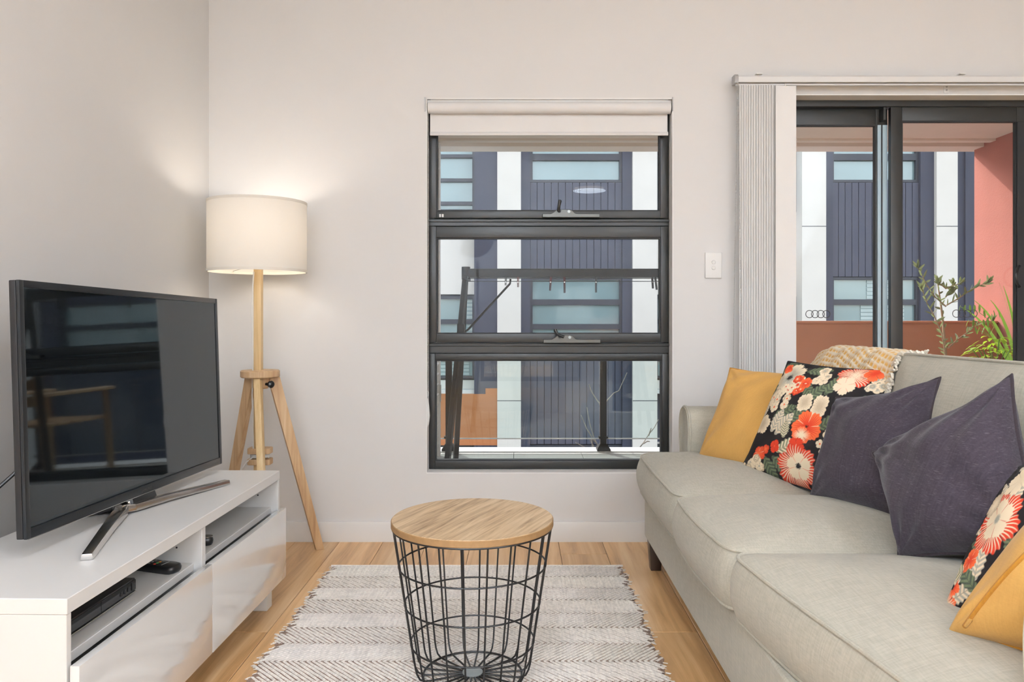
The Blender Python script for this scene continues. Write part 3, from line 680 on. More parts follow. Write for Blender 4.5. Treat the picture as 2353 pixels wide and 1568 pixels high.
# ------------------------------------------------------------------ vertical blind
YV = 3.225
vb = thing('vertical_blind', 'off white vertical blind drawn to the left of the sliding door', 'blind', (0, YV, 0))
def vx(px): return (px - CX) * YV / F
def vz(py): return H - (py - CY) * YV / F
prof = [(-.022, 0), (-.022, .022), (-.016, .030), (.022, .030), (.022, 0), (.012, 0), (.012, .008), (-.012, .008), (-.012, 0)]
MB().prism(prof, lambda p, q, d: (vx(1692) + d, p, vz(192) + q), 0, 1.75).obj('head_rail', M['rail'], vb)
MB().prism([(-.024, -.004), (-.024, .024), (-.016, .034), (.024, .034), (.024, -.004)], lambda p, q, d: (vx(1685) + d, p, vz(192) + q), 0, .016).obj('end_cap', M['bracket'], vb, .001, 1)
MB().box((vx(1690), -.005, vz(197)), (vx(1690) + 1.75, .005, vz(193))).obj('track_strip', M['rail'], vb)
for px in (1741, 2205):
    MB().box((vx(px) - .012, -.024, vz(174)), (vx(px) + .014, .06, vz(171.5))).obj('mounting_clip', M['plastic'], vb, .0005, 1)
ZT, ZBt = vz(196), .10
def slat(px, wpx, rot):
    wd = wpx * YV / F; ms = MB(); n = 5; vs = []; fs = []
    for z in (ZBt, ZT):
        for side in (0, 1):
            for j in range(n + 1):
                t = j / n - .5; vs.append((t * .089, .003 * (1 - 4 * t * t) + side * .0012, z))
    k2 = n + 1
    for j in range(n): fs += [(j, j + 1, 2 * k2 + j + 1, 2 * k2 + j), (k2 + j + 1, k2 + j, 3 * k2 + j, 3 * k2 + j + 1)]
    fs += [(0, 2 * k2, 3 * k2, k2), (n, k2 + n, 3 * k2 + n, 2 * k2 + n)]
    ms.add(vs, fs); return ms
me = slat(0, 0, 0).mesh('slat', M['slat'])
pxs = [1698, 1703, 1708.5, 1714, 1719.5, 1725, 1731, 1737, 1742.5, 1748.5, 1754, 1760, 1766, 1771.5]
for i, px in enumerate(pxs):
    s_ = link('slat', me, vb); s_.location = (vx(px) + .040, .010, 0); s_.rotation_euler = (0, 0, R(25 + (i % 3) * .6))
    MB().tube([(vx(px) + .040, 0.01, ZT - .004), (vx(px) + .040, 0.01, ZT + .008)], .003, 6).obj('hanger', M['plastic'], vb)
s_ = link('slat', me, vb); s_.location = (vx(1803), -.016, -.006); s_.rotation_euler = (0, 0, R(4))
MB().tube([(vx(1803), -.012, ZT - .01), (vx(1803), -.004, ZT + .006)], .003, 6).obj('hanger', M['plastic'], vb)
ch = MB(); beads(ch, (vx(1690), -.03, vz(196)), (vx(1680), -.03, vz(850))); beads(ch, (vx(1692), -.03, vz(196)), (vx(1699), -.03, vz(850))); beads(ch, (vx(1680), -.03, vz(850)), (vx(1690), -.03, .30)); beads(ch, (vx(1699), -.03, vz(850)), (vx(1690), -.03, .30))
tag(ch.obj('chain', M['chain'], vb, smooth=0), kind='stuff')
wb_ = thing('wall_bracket', 'small white screwed bracket on the wall above the sliding door', 'bracket', at(2174, 204, Y1))
MB().box((-.011, -.004, -.019), (.011, 0, .019)).obj('plate', M['plastic'], wb_, .0025, 2)
for dz in (-.007, .007): MB().tube([(0, -.003, dz), (0, -.006, dz)], .004, 10).obj('screw', M['bracket'], wb_)

# ------------------------------------------------------------------ light switch
c = at(1638.5, 610, Y1)
ls = thing('light_switch', 'white wall switch plate with two round buttons beside the blind', 'switch', c)
MB().box((-.036, -.009, -.056), (.036, 0, .056)).obj('plate', M['plastic'], ls, .004, 3)
for dz in (.013, -.012):
    o = MB().lathe([(.0085, 0), (.0085, .002), (.0075, .004), (.0001, .0045)], n=20).obj('button', M['plastic'], ls)
    o.rotation_euler = (R(90), 0, 0); o.location = (0, -.009, dz)

# ------------------------------------------------------------------ ceiling lamps (out of frame, all but the rear one added to light the room)
for i, (lx, ly) in enumerate(LAMP_SPOTS):
    t = thing('ceiling_and_fill_light', ['added front left', 'added front right', 'added middle left', 'added middle right', 'far rear'][i] + ' round white ceiling light of the room', 'light', (lx, ly, ZC), 0, 'ceiling lights')
    MB().lathe([(.22, 0), (.225, -.015), (.215, -.03), (.20, -.03), (.20, -.005)], n=40).obj('rim', M['plastic'], t)
    MB().lathe([(.205, -.02), (.15, -.034), (.0001, -.04)], n=40).obj('diffuser', M['lampdif'], t)

for i, (ux, uy, uw, ur) in enumerate(FILL_LIGHTS):  # stands and bowls for the added fill lamps
    t = thing('uplighter', 'added fill lamp on a tall white stand, unseen behind the camera on the ' + ('left' if i == 0 else 'right') + ' side', 'lamp', (ux, uy, 0), 0, 'added fill lamps')
    MB().lathe([(.15, 0), (.15, .02), (.03, .03), (.0001, .03)], n=32).obj('base', M['plastic'], t); MB().lathe([(.014, .03), (.014, 1.60)], n=14).obj('pole', M['plastic'], t)
    o = MB().lathe([(.02, -.14), (.14, -.09), (.215, 0), (.21, 0), (.135, -.08), (.0001, -.12)], n=36).obj('bowl', M['plastic'], t); o.location = (0, 0, 1.80); o.rotation_euler = ur.to_track_quat('Z', 'Y').to_euler()

# ------------------------------------------------------------------ tv cabinet
cab = thing('tv_cabinet', 'white low tv cabinet with open shelves over two gloss doors', 'cabinet', (-.840, 1.4146, 0), R(-1.15))
CL, CD, CT = 1.19, .40, .4435
MB().box((-CD, 0, CT - .030), (0, CL, CT)).obj('top', M['white'], cab, .0012, 1)
for y in (0, CL - .016): MB().box((-CD, y + .0005, .085), (-.0015, y + .016, CT - .0305)).obj('side_panel', M['white'], cab, .001, 1)
MB().box((-CD + .02, CL / 2 - .011, .10), (-.003, CL / 2 + .011, CT - .0305)).obj('divider', M['white'], cab, .001, 1)
MB().box((-CD, .017, .085), (-.004, CL - .017, .103)).obj('bottom_panel', M['white'], cab, .001, 1)
MB().box((-CD, .017, .104), (-CD + .008, CL - .017, CT - .031)).obj('back_panel', M['white'], cab)
for a, b in ((.017, CL / 2 - .012), (CL / 2 + .012, CL - .017)):
    MB().box((-CD + .009, a, .302), (-.024, b, .322)).obj('shelf', M['white'], cab, .001, 1)
for a, b in ((.004, CL / 2 - .002), (CL / 2 + .002, CL + .002)): MB().box((.003, a, .080), (.021, b, .316)).obj('door', M['gloss'], cab, .0012, 2)
for x in (-.35, -.058):
    for y in (.05, CL - .105): MB().box((x, y, 0), (x + .05, y + .05, .085)).obj('leg', M['white'], cab, .003, 2)
hl = MB()
for y in (CL - .0165, CL / 2 - .0116):
    for z in (.385, .362): hl.tube([(-.07, y, z), (-.07, y - .0008, z)], .0026, 8)
hl.obj('shelf_pin_hole', M['aludark'], cab)

# ------------------------------------------------------------------ television
TW, TH, TZ = .957, .562, .479
tv = thing('television', 'large black flat television standing on the white cabinet', 'television', (-1.038, 2.115, CT), R(-2.9))
def tl(x, y, z):    # lean back about the lower edge
    a = R(1.8); z0 = TZ - CT; z -= y * .019; dz = z - z0; return (x * math.cos(a) - dz * math.sin(a), y, z0 + dz * math.cos(a) + x * math.sin(a))
def tbox(name, a, b, m, bev=0, parent=tv):
    mb = MB().box(a, b); mb.v = [tl(*q) for q in mb.v]; return mb.obj(name, m, parent, bev, 2)
z0 = TZ - CT
tbox('case', (-.020, -TW / 2, z0), (-.0045, TW / 2, z0 + TH), M['black'], .003)
tbox('back_bulge', (-.060, -TW * .33, z0 + .04), (-.021, TW * .35, z0 + TH * .6), M['black'], .008)
s_ = MB(); frame_ring(s_, -TW / 2, TW / 2, z0, z0 + TH, -TW / 2 + .014, TW / 2 - .014, z0 + .022, z0 + TH - .016, -.0035, .004)
s_.v = [tl(y, x, z) for x, y, z in s_.v]; s_.obj('bezel', M['bezel'], tv, .001, 2)
sv = []; n_ = 40
for i in range(n_ + 1):
    y = -TW / 2 + .0142 + (TW - .0284) * i / n_; sv += [tl(.0015 - .0048 * (1 - (2 * y / TW) ** 2), y, z) for z in (z0 + .0222, z0 + TH - .0162)]
MB().add(sv, [(2 * i, 2 * i + 2, 2 * i + 3, 2 * i + 1) for i in range(n_)]).obj('screen', M['tvscreen'], tv, smooth=180)
tbox('edge_trim', (-.004, -TW / 2 + .004, z0 - .0012), (.0035, TW / 2 - .004, z0 + .0004), M['chrome'])
cu = bpy.data.curves.new('lettering', 'FONT'); cu.body = 'SAMSUNG'; cu.size = .0115; cu.align_x = 'CENTER'; cu.extrude = .0002
tmp = bpy.data.objects.new('tmp', cu); COL.objects.link(tmp); dg = bpy.context.evaluated_depsgraph_get()
lme = bpy.data.meshes.new_from_object(tmp.evaluated_get(dg)); bpy.data.objects.remove(tmp); lme.materials.clear(); lme.materials.append(M['decal']); lt = link('lettering', lme, tv)
lt.location = tl(.0045, .0, z0 + .006); lt.rotation_euler = (R(90), 0, R(90))
# stand: chrome V foot lying on the cabinet, black neck rising to the case
tvi = (Matrix.Translation(tv.location) @ Matrix.Rotation(R(-2.9), 4, 'Z')).inverted()
def foot(e, s):
    ap = tvi @ at(286, 1170, 2.02); pts = [ap + Vector((-.012, -s * .012, .004)), ap + Vector((.004, s * .028, -.002))]; e = tvi @ e; pts += [pts[1].lerp(e, .35) + Vector((0, 0, .003)), e]
    mb = MB(); vs = []; fs = []
    for i, p in enumerate(pts):
        a = pts[max(0, i - 1)]; b = pts[min(len(pts) - 1, i + 1)]; t = (b - a).normalized(); n = Vector((0, 0, 1)); x = t.cross(n).normalized()
        w_ = (.019, .019, .016, .013)[i]; h_ = (.010, .009, .008, .007)[i]
        vs += [p + x * w_ - n * h_, p + x * w_ * .8 + n * h_, p - x * w_ * .8 + n * h_, p - x * w_ - n * h_]
    for i in range(3): fs += [(i * 4 + j, i * 4 + (j + 1) % 4, i * 4 + 4 + (j + 1) % 4, i * 4 + 4 + j) for j in range(4)]
    fs += [(0, 1, 2, 3), (12, 13, 14, 15)]
    mb.add(vs, fs); o = mb.obj('stand_foot', M['chrome'], tv, .002, 2)
    p = pts[-1]; MB().tube([(p.x, p.y - s * .01, .0), (p.x, p.y - s * .01, .003)], .008, 10).obj('rubber_pad', M['aludark'], o)
foot(atz(199, 1281, CT + .007), -1); foot(atz(522, 1108, CT + .007), 1)
MB().add([(-.12, -.15, .001), (.004, -.06, .008), (.004, .06, .008), (-.12, .15, .001), (-.12, -.15, .010), (-.008, -.055, .05), (-.008, .055, .05), (-.12, .15, .010)],
         [(0, 1, 2, 3), (4, 7, 6, 5), (0, 4, 5, 1), (1, 5, 6, 2), (2, 6, 7, 3), (3, 7, 4, 0)]).obj('stand_neck', M['black'], tv, .004, 2)
MB().box((-.045, -.05, .03), (-.012, .05, z0 + .05)).obj('stand_post', M['black'], tv, .003, 1)
MB().tube([tl(-.05, -.43, z0 + .14), tl(-.09, -.47, z0 + .09), tl(-.12, -.50, z0 + .04), tl(-.17, -.52, z0 - .02), (-.21, -.54, .0), (-.23, -.56, -.12)], .0042, 8).obj('power_cord', M['wire'], tv)

# ------------------------------------------------------------------ things in the cabinet
cw = cab.matrix_basis
def on_cab(x, y, z): return Matrix.Translation(cab.location) @ Matrix.Rotation(R(-1.15), 4, 'Z') @ Vector((x, y, z))
st = thing('set_top_box', 'black set top box on the left open shelf of the cabinet', 'box', on_cab(-.15, .20, .322), R(-1.15))
MB().box((-.09, -.165, .003), (.085, .165, .036)).obj('case', M['black'], st, .002, 2)
MB().box((.0852, -.163, .010), (.088, .02, .033)).obj('front_panel', M['stbfront'], st, .0005, 1); MB().box((.0852, .022, .010), (.088, .163, .033)).obj('front_panel', M['stbfront'], st, .0005, 1)
MB().box((.0852, -.163, .0045), (.090, .163, .0075)).obj('trim_strip', M['chrome'], st, .0005, 1)
for k, y in enumerate((.100, .115, .130)): MB().tube([(.088, y, .02), (.0895, y, .02)], .005, 12).obj('button', M['black'], st)
MB().box((.088, .143, .013), (.0895, .148, .030)).obj('button', M['black'], st)
MB().box((.088, -.150, .020), (.0884, -.135, .026)).obj('display', M['print_white'], st)
for dx in (-.07, .06):
    for dy in (-.14, .14): MB().tube([(dx, dy, 0), (dx, dy, .004)], .008, 8).obj('foot', M['aludark'], st)
def remote(name, lab, loc, rz, L, W, ht, silver):
    t = thing(name, lab, 'remote', loc, rz, None)
    out = resample(rounded([(-W / 2, 0), (W / 2, 0), (W * .42, L), (-W * .42, L)], [W * .35, W * .35, W * .4, W * .4], 6), 40)
    mb = MB(); vs = []; fs = []; n = len(out); c = sum(out, Vector((0, 0))) / n
    lay = [(.86, 0), (.97, ht * .25), (1, ht * .55), (.93, ht * .9), (.84, ht)]
    for s_, z in lay: vs += [(c.x + (p.x - c.x) * s_, c.y + (p.y - c.y) * (1 - (1 - s_) * .4), z) for p in out]
    for i in range(len(lay) - 1): fs += [(i * n + j, i * n + (j + 1) % n, (i + 1) * n + (j + 1) % n, (i + 1) * n + j) for j in range(n)]
    fs += [tuple(reversed(range(n))), tuple((len(lay) - 1) * n + j for j in range(n))]
    mb.add(vs, fs).obj('body', M['black'], t, smooth=50)
    for r_ in range(6):
        for c_ in range(3 if r_ else 4):
            x = (c_ - (1 if r_ else 1.5)) * W * (.24 if r_ else .19); y = L * (.30 + r_ * .10)
            m = [M['red'], M['green'], M['orange'], M['grey']][c_] if not r_ else M['grey']
            MB().lathe([(W * .07, ht), (W * .07, ht + .0012), (.0002, ht + .0018)], (x, y, 0), 10).obj('button', m, t)
    if silver: MB().lathe([(W * .40, ht * .6), (W * .38, ht + .001), (W * .2, ht + .002), (.0002, ht + .001)], (0, W * .42, 0), 20).obj('silver_ring', M['chrome'], t)
    else: MB().box((-W * .28, L * .19, ht), (W * .28, L * .20, ht + .0004)).obj('print', M['print_white'], t)
    return t
remote('remote_control', 'black remote with coloured buttons beside the set top box on the shelf', on_cab(-.030, .505, .322), R(72), .20, .048, .020, False)
remote('remote_control', 'small black and silver remote on the right open shelf of the cabinet', on_cab(-.045, .755, .322), R(112), .15, .042, .022, True)

# ------------------------------------------------------------------ tripod floor lamp
lx, ly = -1.035, 3.05
fla = thing('floor_lamp', 'wooden tripod floor lamp with a white drum shade in the corner', 'lamp', (lx, ly, 0))
zd0, zd1 = .728, .757
MB().lathe([(.072, zd0), (.076, zd0 + .004), (.076, zd1 - .004), (.072, zd1)], n=40).obj('hub', M['ash'], fla)
MB().lathe([(.030, zd0 - .045), (.034, zd0 - .04), (.034, zd0 - .001)], n=20).obj('collar', M['ash'], fla)
MB().box((-.022, -.0145, .20), (.008, .0145, 1.175)).obj('pole', M['ashpale'], fla, .003, 2)
for k, (a, rad) in enumerate(((30, .24), (150, .24), (-90, .235))):
    d = Vector((math.cos(R(a)), math.sin(R(a)), 0)); top = d * .052 + Vector((0, 0, zd0)); bot = d * rad + Vector((0, 0, .012))
    if k == 2: top = Vector((.008, -.050, zd0)); bot = Vector((.098, -.235, .012))
    mb = MB(); t_ = (bot - top).normalized(); x = Vector((0, 0, 1)).cross(d).normalized() if k < 2 else Vector((1, 0, 0))
    vs = []
    for p, w_, h_ in ((top, .046 if k < 2 else .030, .026), (bot, .034 if k < 2 else .030, .022)):
        y = d
        vs += [p + x * s1 * h_ / 2 + y * s2 * w_ / 2 for s1, s2 in ((-1, -1), (1, -1), (1, 1), (-1, 1))]
    mb.add(vs, [(0, 1, 2, 3), (7, 6, 5, 4), (0, 4, 5, 1), (1, 5, 6, 2), (2, 6, 7, 3), (3, 7, 4, 0)]); mb.v = [q if q[2] > .1 else (q[0], q[1], 0.0) for q in mb.v]
    lg = mb.obj('leg', M['ash'] if k < 2 else M['ashpale'], fla, .002, 2)
MB().tube([(.034, -.03, zd0 - .025), (.052, -.04, zd0 - .025)], .006, 10).tube([(.05, -.04, zd0 - .025), (.060, -.045, zd0 - .025), (.066, -.048, zd0 - .025)], [.012, .015, .010], 14).obj('knob', M['black'], fla)
for z in (at(0, 1036, ly).z, at(0, 1061, ly).z): MB().prism(rounded([(-.046, -.03), (.046, -.03), (.046, .03), (-.046, .03)], .018), lambda p, q, d: (p, q, d), z - .010, z + .012).obj('cord_winder', M['ash'], fla, .001, 1)
zw = at(0, 1048, ly).z
MB().tube([(.036 * math.cos(q), .02 * math.sin(q) - .004, zw - .006 + q * .0007) for q in [j * math.pi / 8 for j in range(60)]], .0028, 6).obj('cord_wrap', M['cord'], fla)
MB().tube([(-.018, -.022, 1.15), (-.026, -.025, 1.0), (-.022, -.022, .80), (-.022, -.022, zd0), (-.024, -.024, .66), (-.020, -.024, .5), (-.020, -.02, zw), (-.045, -.03, zw - .02), (-.07, -.03, zw - .06), (-.11, -.02, .28), (-.14, .05, .1), (-.15, .1, .004)], .0028, 8).obj('cord', M['cord'], fla)
# shade
cxs = (592 - CX) * ly / F - lx; RS = .191; zb, zt = 1.150, 1.432
sh = MB().lathe([(RS, zb), (RS, zt), (RS - .002, zt), (RS - .002, zb)], (cxs, 0, 0), 72, closed=True).obj('lamp_shade', M['shade'], fla)
for z in (zb, zt - .010): MB().lathe([(RS + .0015, z), (RS + .0015, z + .010), (RS - .0035, z + .010), (RS - .0035, z)], (cxs, 0, 0), 72, closed=True).obj('shade_hem', M['shadein'], sh)
sr = MB()
for k in range(3): q = R(20 + 120 * k); sr.tube([(cxs + .02 * math.cos(q), .02 * math.sin(q), zb + .03), (cxs + (RS - .004) * math.cos(q), (RS - .004) * math.sin(q), zb + .012)], .0018, 6)
sr.tube([(cxs + .022 * math.cos(j * math.pi / 12), .022 * math.sin(j * math.pi / 12), zb + .03) for j in range(24)], .0018, 6, closed=True); sr.obj('shade_carrier', M['cord'], sh)
MB().lathe([(.020, zb + .015), (.020, zb + .06), (.016, zb + .065)], (cxs * .5, 0, 0), 18).obj('bulb_holder', M['cord'], fla)
bu = MB().lathe([(.012, zb + .066), (.02, zb + .085), (.030, zb + .115), (.026, zb + .14), (.0003, zb + .152)], (cxs * .5, 0, 0), 20).obj('bulb', emit('bulb_glow', (1, .85, .65, 1), 12), fla)
d = bpy.data.lights.new('floor_lamp_light', 'POINT'); d.energy = 1.6; d.color = (1, .92, .84); d.shadow_soft_size = .035
o = bpy.data.objects.new('floor_lamp_light', d); COL.objects.link(o); o.location = (lx + cxs * .5, ly, zb + .19)

# ------------------------------------------------------------------ rug
rx0, rx1, ry0, ry1 = -.724, .408, 1.02, 2.945
rug = thing('rug', 'cream and beige herringbone woven rug under the wire table', 'rug', ((rx0 + rx1) / 2, (ry0 + ry1) / 2, 0)); off = rug.location.copy()
NY = 120
vs = []; fs = []
def edge(y, s): return .006 * math.sin(y * 37 + s) + .004 * math.sin(y * 91 + 2 * s) + .003 * math.sin(y * 230)
for i in range(NY + 1):
    y = ry0 + (ry1 - ry0) * i / NY
    for z in (0.0, .0045): vs += [(rx0 + edge(y, 1) + .006 - off.x, y - off.y, z), (rx1 + edge(y, 4) - .006 - off.x, y - off.y, z)]
for i in range(NY):
    a = i * 4; b = a + 4; fs += [(a, a + 1, b + 1, b), (a + 2, b + 2, b + 3, a + 3), (a, b, b + 2, a + 2), (a + 1, a + 3, b + 3, b + 1)]
fs += [(0, 2, 3, 1), (NY * 4, NY * 4 + 1, NY * 4 + 3, NY * 4 + 2)]
MB().add(vs, fs).obj('backing', M['jute'], rug)
rib = MB(); BW, PIT, RW = .1155, .0166, .0053
nb = int((ry1 - .012 - ry0) / BW)
for k in range(nb):
    yt_ = ry1 - .012 - k * BW; yb = yt_ - BW; d = 1 if k % 2 == 0 else -1
    n = int((rx1 - rx0 + BW) / PIT) + 2
    for j in range(n):
        xb = rx0 - (BW if d > 0 else 0) + j * PIT + k * .005
        pts = []
        for q in range(6):
            t = q / 5; y = yb + BW * t + .0; x = xb + d * BW * t + (0 if d > 0 else 0) + .0012 * math.sin(j * 1.7 + q * 2.1)
            if rx0 + edge(y, 1) - .001 < x < rx1 + edge(y, 4) + .001: pts.append((x, y))
        if len(pts) < 2: continue
        vs = []; fs = []
        for q, (x, y) in enumerate(pts):
            w_ = RW * (.92 + .16 * rng.random()); e = q in (0, len(pts) - 1)
            for a, z in ((-1, .0042), (-.55, .0078), (.55, .0078), (1, .0042)): vs.append((x + a * w_ - off.x, y - off.y, z - (.001 if e else 0)))
        for q in range(len(pts) - 1):
            for r_ in range(3): a = q * 4 + r_; fs.append((a, a + 1, a + 5, a + 4))
        rib.add(vs, fs)
tag(rib.obj('rib', M['rib'], rug, smooth=60), kind='stuff')
MB().tube([(rx0 + .002 + (rx1 - rx0 - .004) * i / 40 - off.x, ry1 - .006 - off.y + .001 * math.sin(i * 1.3), .005) for i in range(41)], .0052, 8).obj('hem', M['rib'], rug)
# frayed yarn ends on the selvedges
fz = MB()
for i in range(170):
    y = rng.uniform(ry0, ry1); s_ = rng.choice((0, 1)); x = (rx0 + edge(y, 1)) if s_ == 0 else (rx1 + edge(y, 4)); d = -1 if s_ == 0 else 1
    fz.tube([(x - d * .006 - off.x, y - off.y, .005), (x + d * rng.uniform(.002, .009) - off.x, y + rng.uniform(-.008, .008) - off.y, .004)], .0014, 5)
tag(fz.obj('frayed_edge', M['rib'], rug), kind='stuff')

# ------------------------------------------------------------------ wire basket side table
tx, ty = -.1216, 2.040; ZT0 = .0085
tb = thing('side_table', 'round wooden topped side table with a black wire basket base', 'table', (tx, ty, 0))
R_t, R_b, ztop = .2125, .150, .4105
def wr(z): return R_b + (R_t - R_b) * (z - ZT0) / (ztop - ZT0)
MB().lathe([(.2150, ztop + .002), (.2170, ztop + .004), (.2170, ztop + .018), (.2150, ztop + .0195), (.0005, ztop + .0195)], n=96).lathe([(.0005, ztop + .002), (.2150, ztop + .002)], n=96).obj('edge_board', M['tableedge'], tb)
o = MB().lathe([(.2150, 0), (.2145, .0012), (.0005, .0012)], (0, 0, 0), n=96).obj('tabletop', M['tabletop'], tb); o.location = (0, 0, ztop + .0194); o.rotation_euler = (0, 0, R(-24))
wp = [(wr(ztop), ztop), (wr(.3), .3), (wr(.2), .2), (wr(.1), .1), (wr(.05), .05), (wr(.035) - .0015, .035), (wr(.02) - .007, .020), (wr(.01) - .018, .0135), (R_b - .035, .0125), (.02, .0125)]
wm = MB().tube([(r_, 0, z) for r_, z in wp], .0025, 8).mesh('wire', M['wire'])
NW = 22
for k in range(NW):
    o = link('wire', wm, tb); o.rotation_euler = (0, 0, 2 * math.pi * (k + .32) / NW)
for z, r_, th in ((ztop, R_t, .003), (.309, wr(.309), .0024), (.208, wr(.208), .0024), (.103, wr(.103), .0024), (ZT0 + .003, R_b - .018, .0030)):
    MB().tube([((r_ + (.0 if z > .02 else 0)) * math.cos(q), r_ * math.sin(q), z) for q in [j * math.pi / 36 for j in range(72)]], th, 8, closed=True).obj('ring', M['wire'], tb)
MB().lathe([(.0275, .0135), (.0275, .0165), (.0003, .0165)], n=32).obj('centre_plate', M['zinc'], tb)

# ------------------------------------------------------------------ sofa
so = thing('sofa', 'pale grey linen three seat sofa along the right side', 'sofa', (0, 0, 0))
def cushion(name, outline, h, crown, bulge, fn, parent, piping=True, n=120, crownp=2.6, m='sofa', sag=None, wr_=0.0, seed=0):
    out = resample(outline, n); c = sum(out, Vector((0, 0))) / n
    nr = []
    for i in range(n):
        t = (out[(i + 1) % n] - out[i - 1]).normalized(); nr.append(Vector((t.y, -t.x)))
    area = sum(out[i].x * out[(i + 1) % n].y - out[(i + 1) % n].x * out[i].y for i in range(n))
    if area < 0: nr = [-q for q in nr]
    rg = random.Random(seed); ph = [rg.uniform(0, 6.28) for _ in range(8)]
    def wob(u, v, s_):   # soft pulls in the cloth, strongest near the seam
        return wr_ * (math.sin(u * 31 + ph[0] + 2 * math.sin(v * 5 + ph[4])) * .5 + math.sin((u + v) * 23 + ph[1]) * .5 + math.sin(v * 17 + ph[2]) * .4) * s_
    V = []; Fc = []; rows = 0
    SL = 10
    for k in range(SL + 1):
        t = k / SL; b = bulge * math.sin(math.pi * t) ** .8
        for i in range(n):
            p = out[i] + nr[i] * (b + (wob(out[i].x, out[i].y, .35) if 0 < k < SL else 0)); V.append(fn(p.x, p.y, h * t))
        rows += 1
    TL = 22
    for k in range(1, TL + 1):
        s_ = 1 - k / TL * .995; s2 = s_
        for i in range(n):
            p = c + (out[i] - c) * s2; z = h + crown * (1 - s_ ** crownp) + wob(p.x, p.y, s_ ** 3 * (1 - s_) * 4)
            if sag: z += sag(p.x, p.y) * (1 - s_ ** 3)
            V.append(fn(p.x, p.y, z))
        rows += 1
    for r_ in range(rows - 1):
        for i in range(n): Fc.append((r_ * n + i, r_ * n + (i + 1) % n, (r_ + 1) * n + (i + 1) % n, (r_ + 1) * n + i))
    Fc.append(tuple(reversed(range(n)))); Fc.append(tuple((rows - 1) * n + i for i in range(n)))
    o = MB().add(V, Fc).obj(name, M[m], parent, smooth=60)
    if piping:
        MB().tube([fn((out[i] + nr[i] * .002).x, (out[i] + nr[i] * .002).y, h) for i in range(n)], .0042, 8, closed=True).obj('piping', M[m], o)
        MB().tube([fn((out[i] + nr[i] * .002).x, (out[i] + nr[i] * .002).y, .004) for i in range(n)], .0042, 8, closed=True).obj('piping', M[m], o)
    return o
ZS, HS = .303, .137
def seat(outl, rad, seed): return cushion('seat_cushion', rounded(outl, rad, 8), HS, .045, .020, lambda u, v, z: (u, v, ZS + z), so, n=160, wr_=.0028, seed=seed)
seat([(.468, 2.242), (.462, 2.6), (.470, 2.93), (.600, 2.965), (.640, 2.80), (1.16, 2.80), (1.16, 2.242)], [.055, .2, .06, .04, .02, .04, .04], 1)
seat([(.478, 1.710), (.458, 1.96), (.464, 2.228), (1.16, 2.228), (1.16, 1.710)], [.055, .2, .055, .04, .04], 2)
seat([(.585, .84), (.560, 1.12), (.505, 1.45), (.478, 1.698), (1.16, 1.698), (1.16, .99), (.66, .99), (.655, .84)], [.06, .3, .3, .055, .04, .04, .02, .03], 3)
MB().box((.492, .82, .118), (1.40, 2.955, ZS - .002)).obj('base', M['sofa'], so, .012, 3)
for X, Y in ((.50, 2.89), (.50, .86), (1.32, 2.89), (1.32, .86)):
    MB().add([(X + sx, Y + sy, z) for z, a in ((.0, .008), (.1185, 0)) for sx, sy in ((a, a), (.055 - a, a), (.055 - a, .055 - a), (a, .055 - a))],
             [(0, 3, 2, 1), (4, 5, 6, 7), (0, 1, 5, 4), (1, 2, 6, 5), (2, 3, 7, 6), (3, 0, 4, 7)]).obj('leg', M['darkwood'], so, .003, 2)
def arm(yin, s):
    prof = [(0.012, .26), (.006, .36), (-.004, .47), (-.010, .55), (-.004, .595), (.020, .622), (.055, .632), (.095, .630), (.135, .612), (.158, .575), (.160, .53), (.146, .46), (.132, .38), (.128, .26)]
    pr = resample(rounded(prof, .02, 4), 72); V = []; Fc = []; n = 72
    c = Vector((.07, .45))
    dX = .03 if s < 0 else 0
    st_ = [(.632 + dX, .90), (.628 + dX, .95), (.632 + dX, .985), (.645 + dX, 1), (.9, 1.0), (1.10, 1), (1.30, 1)]
    for X, sc in st_: V += [(X, yin + s * (c.x + (p.x - c.x) * sc), c.y + (p.y - c.y) * (1 - (1 - sc) * .35)) for p in pr]
    for i in range(len(st_) - 1): Fc += [(i * n + j, i * n + (j + 1) % n, (i + 1) * n + (j + 1) % n, (i + 1) * n + j) for j in range(n)]
    Fc += [tuple(reversed(range(n))), tuple((len(st_) - 1) * n + j for j in range(n))]
    o = MB().add(V, Fc).obj('arm', M['sofa'], so, smooth=60)
    MB().tube([(.636 + dX, yin + s * p.x, p.y) for p in pr], .0045, 8, closed=True).obj('piping', M['sofa'], o)
arm(2.812, 1); arm(.985, -1)
prof = [(1.22, .30), (1.24, .70), (1.26, .755), (1.30, .78), (1.36, .77), (1.40, .72), (1.41, .30)]
MB().prism([tuple(q) for q in rounded(prof, .03, 4)], lambda p, q, d: (p, d, q), .84, 2.955).obj('back_frame', M['sofa'], so)
LE = R(14)
def bfn(u, v, wv): return (1.175 + v * math.sin(LE) - wv * math.cos(LE), u, .425 + v * math.cos(LE) + wv * math.sin(LE))
def backc(y0, y1, rad, seed, vt=.413):
    return cushion('back_cushion', rounded([(y0, .02), (y1, .02), (y1, vt - .004), (y0, vt)], rad, 8), .165, .040, .016, bfn, so, n=140, wr_=.0045, seed=seed)
bc1 = backc(2.225, 2.815, [.03, .03, .14, .05], 11, .400)
bc2 = backc(1.600, 2.215, [.03, .03, .05, .05], 12); backc(1.0, 1.590, [.03, .03, .08, .05], 13)

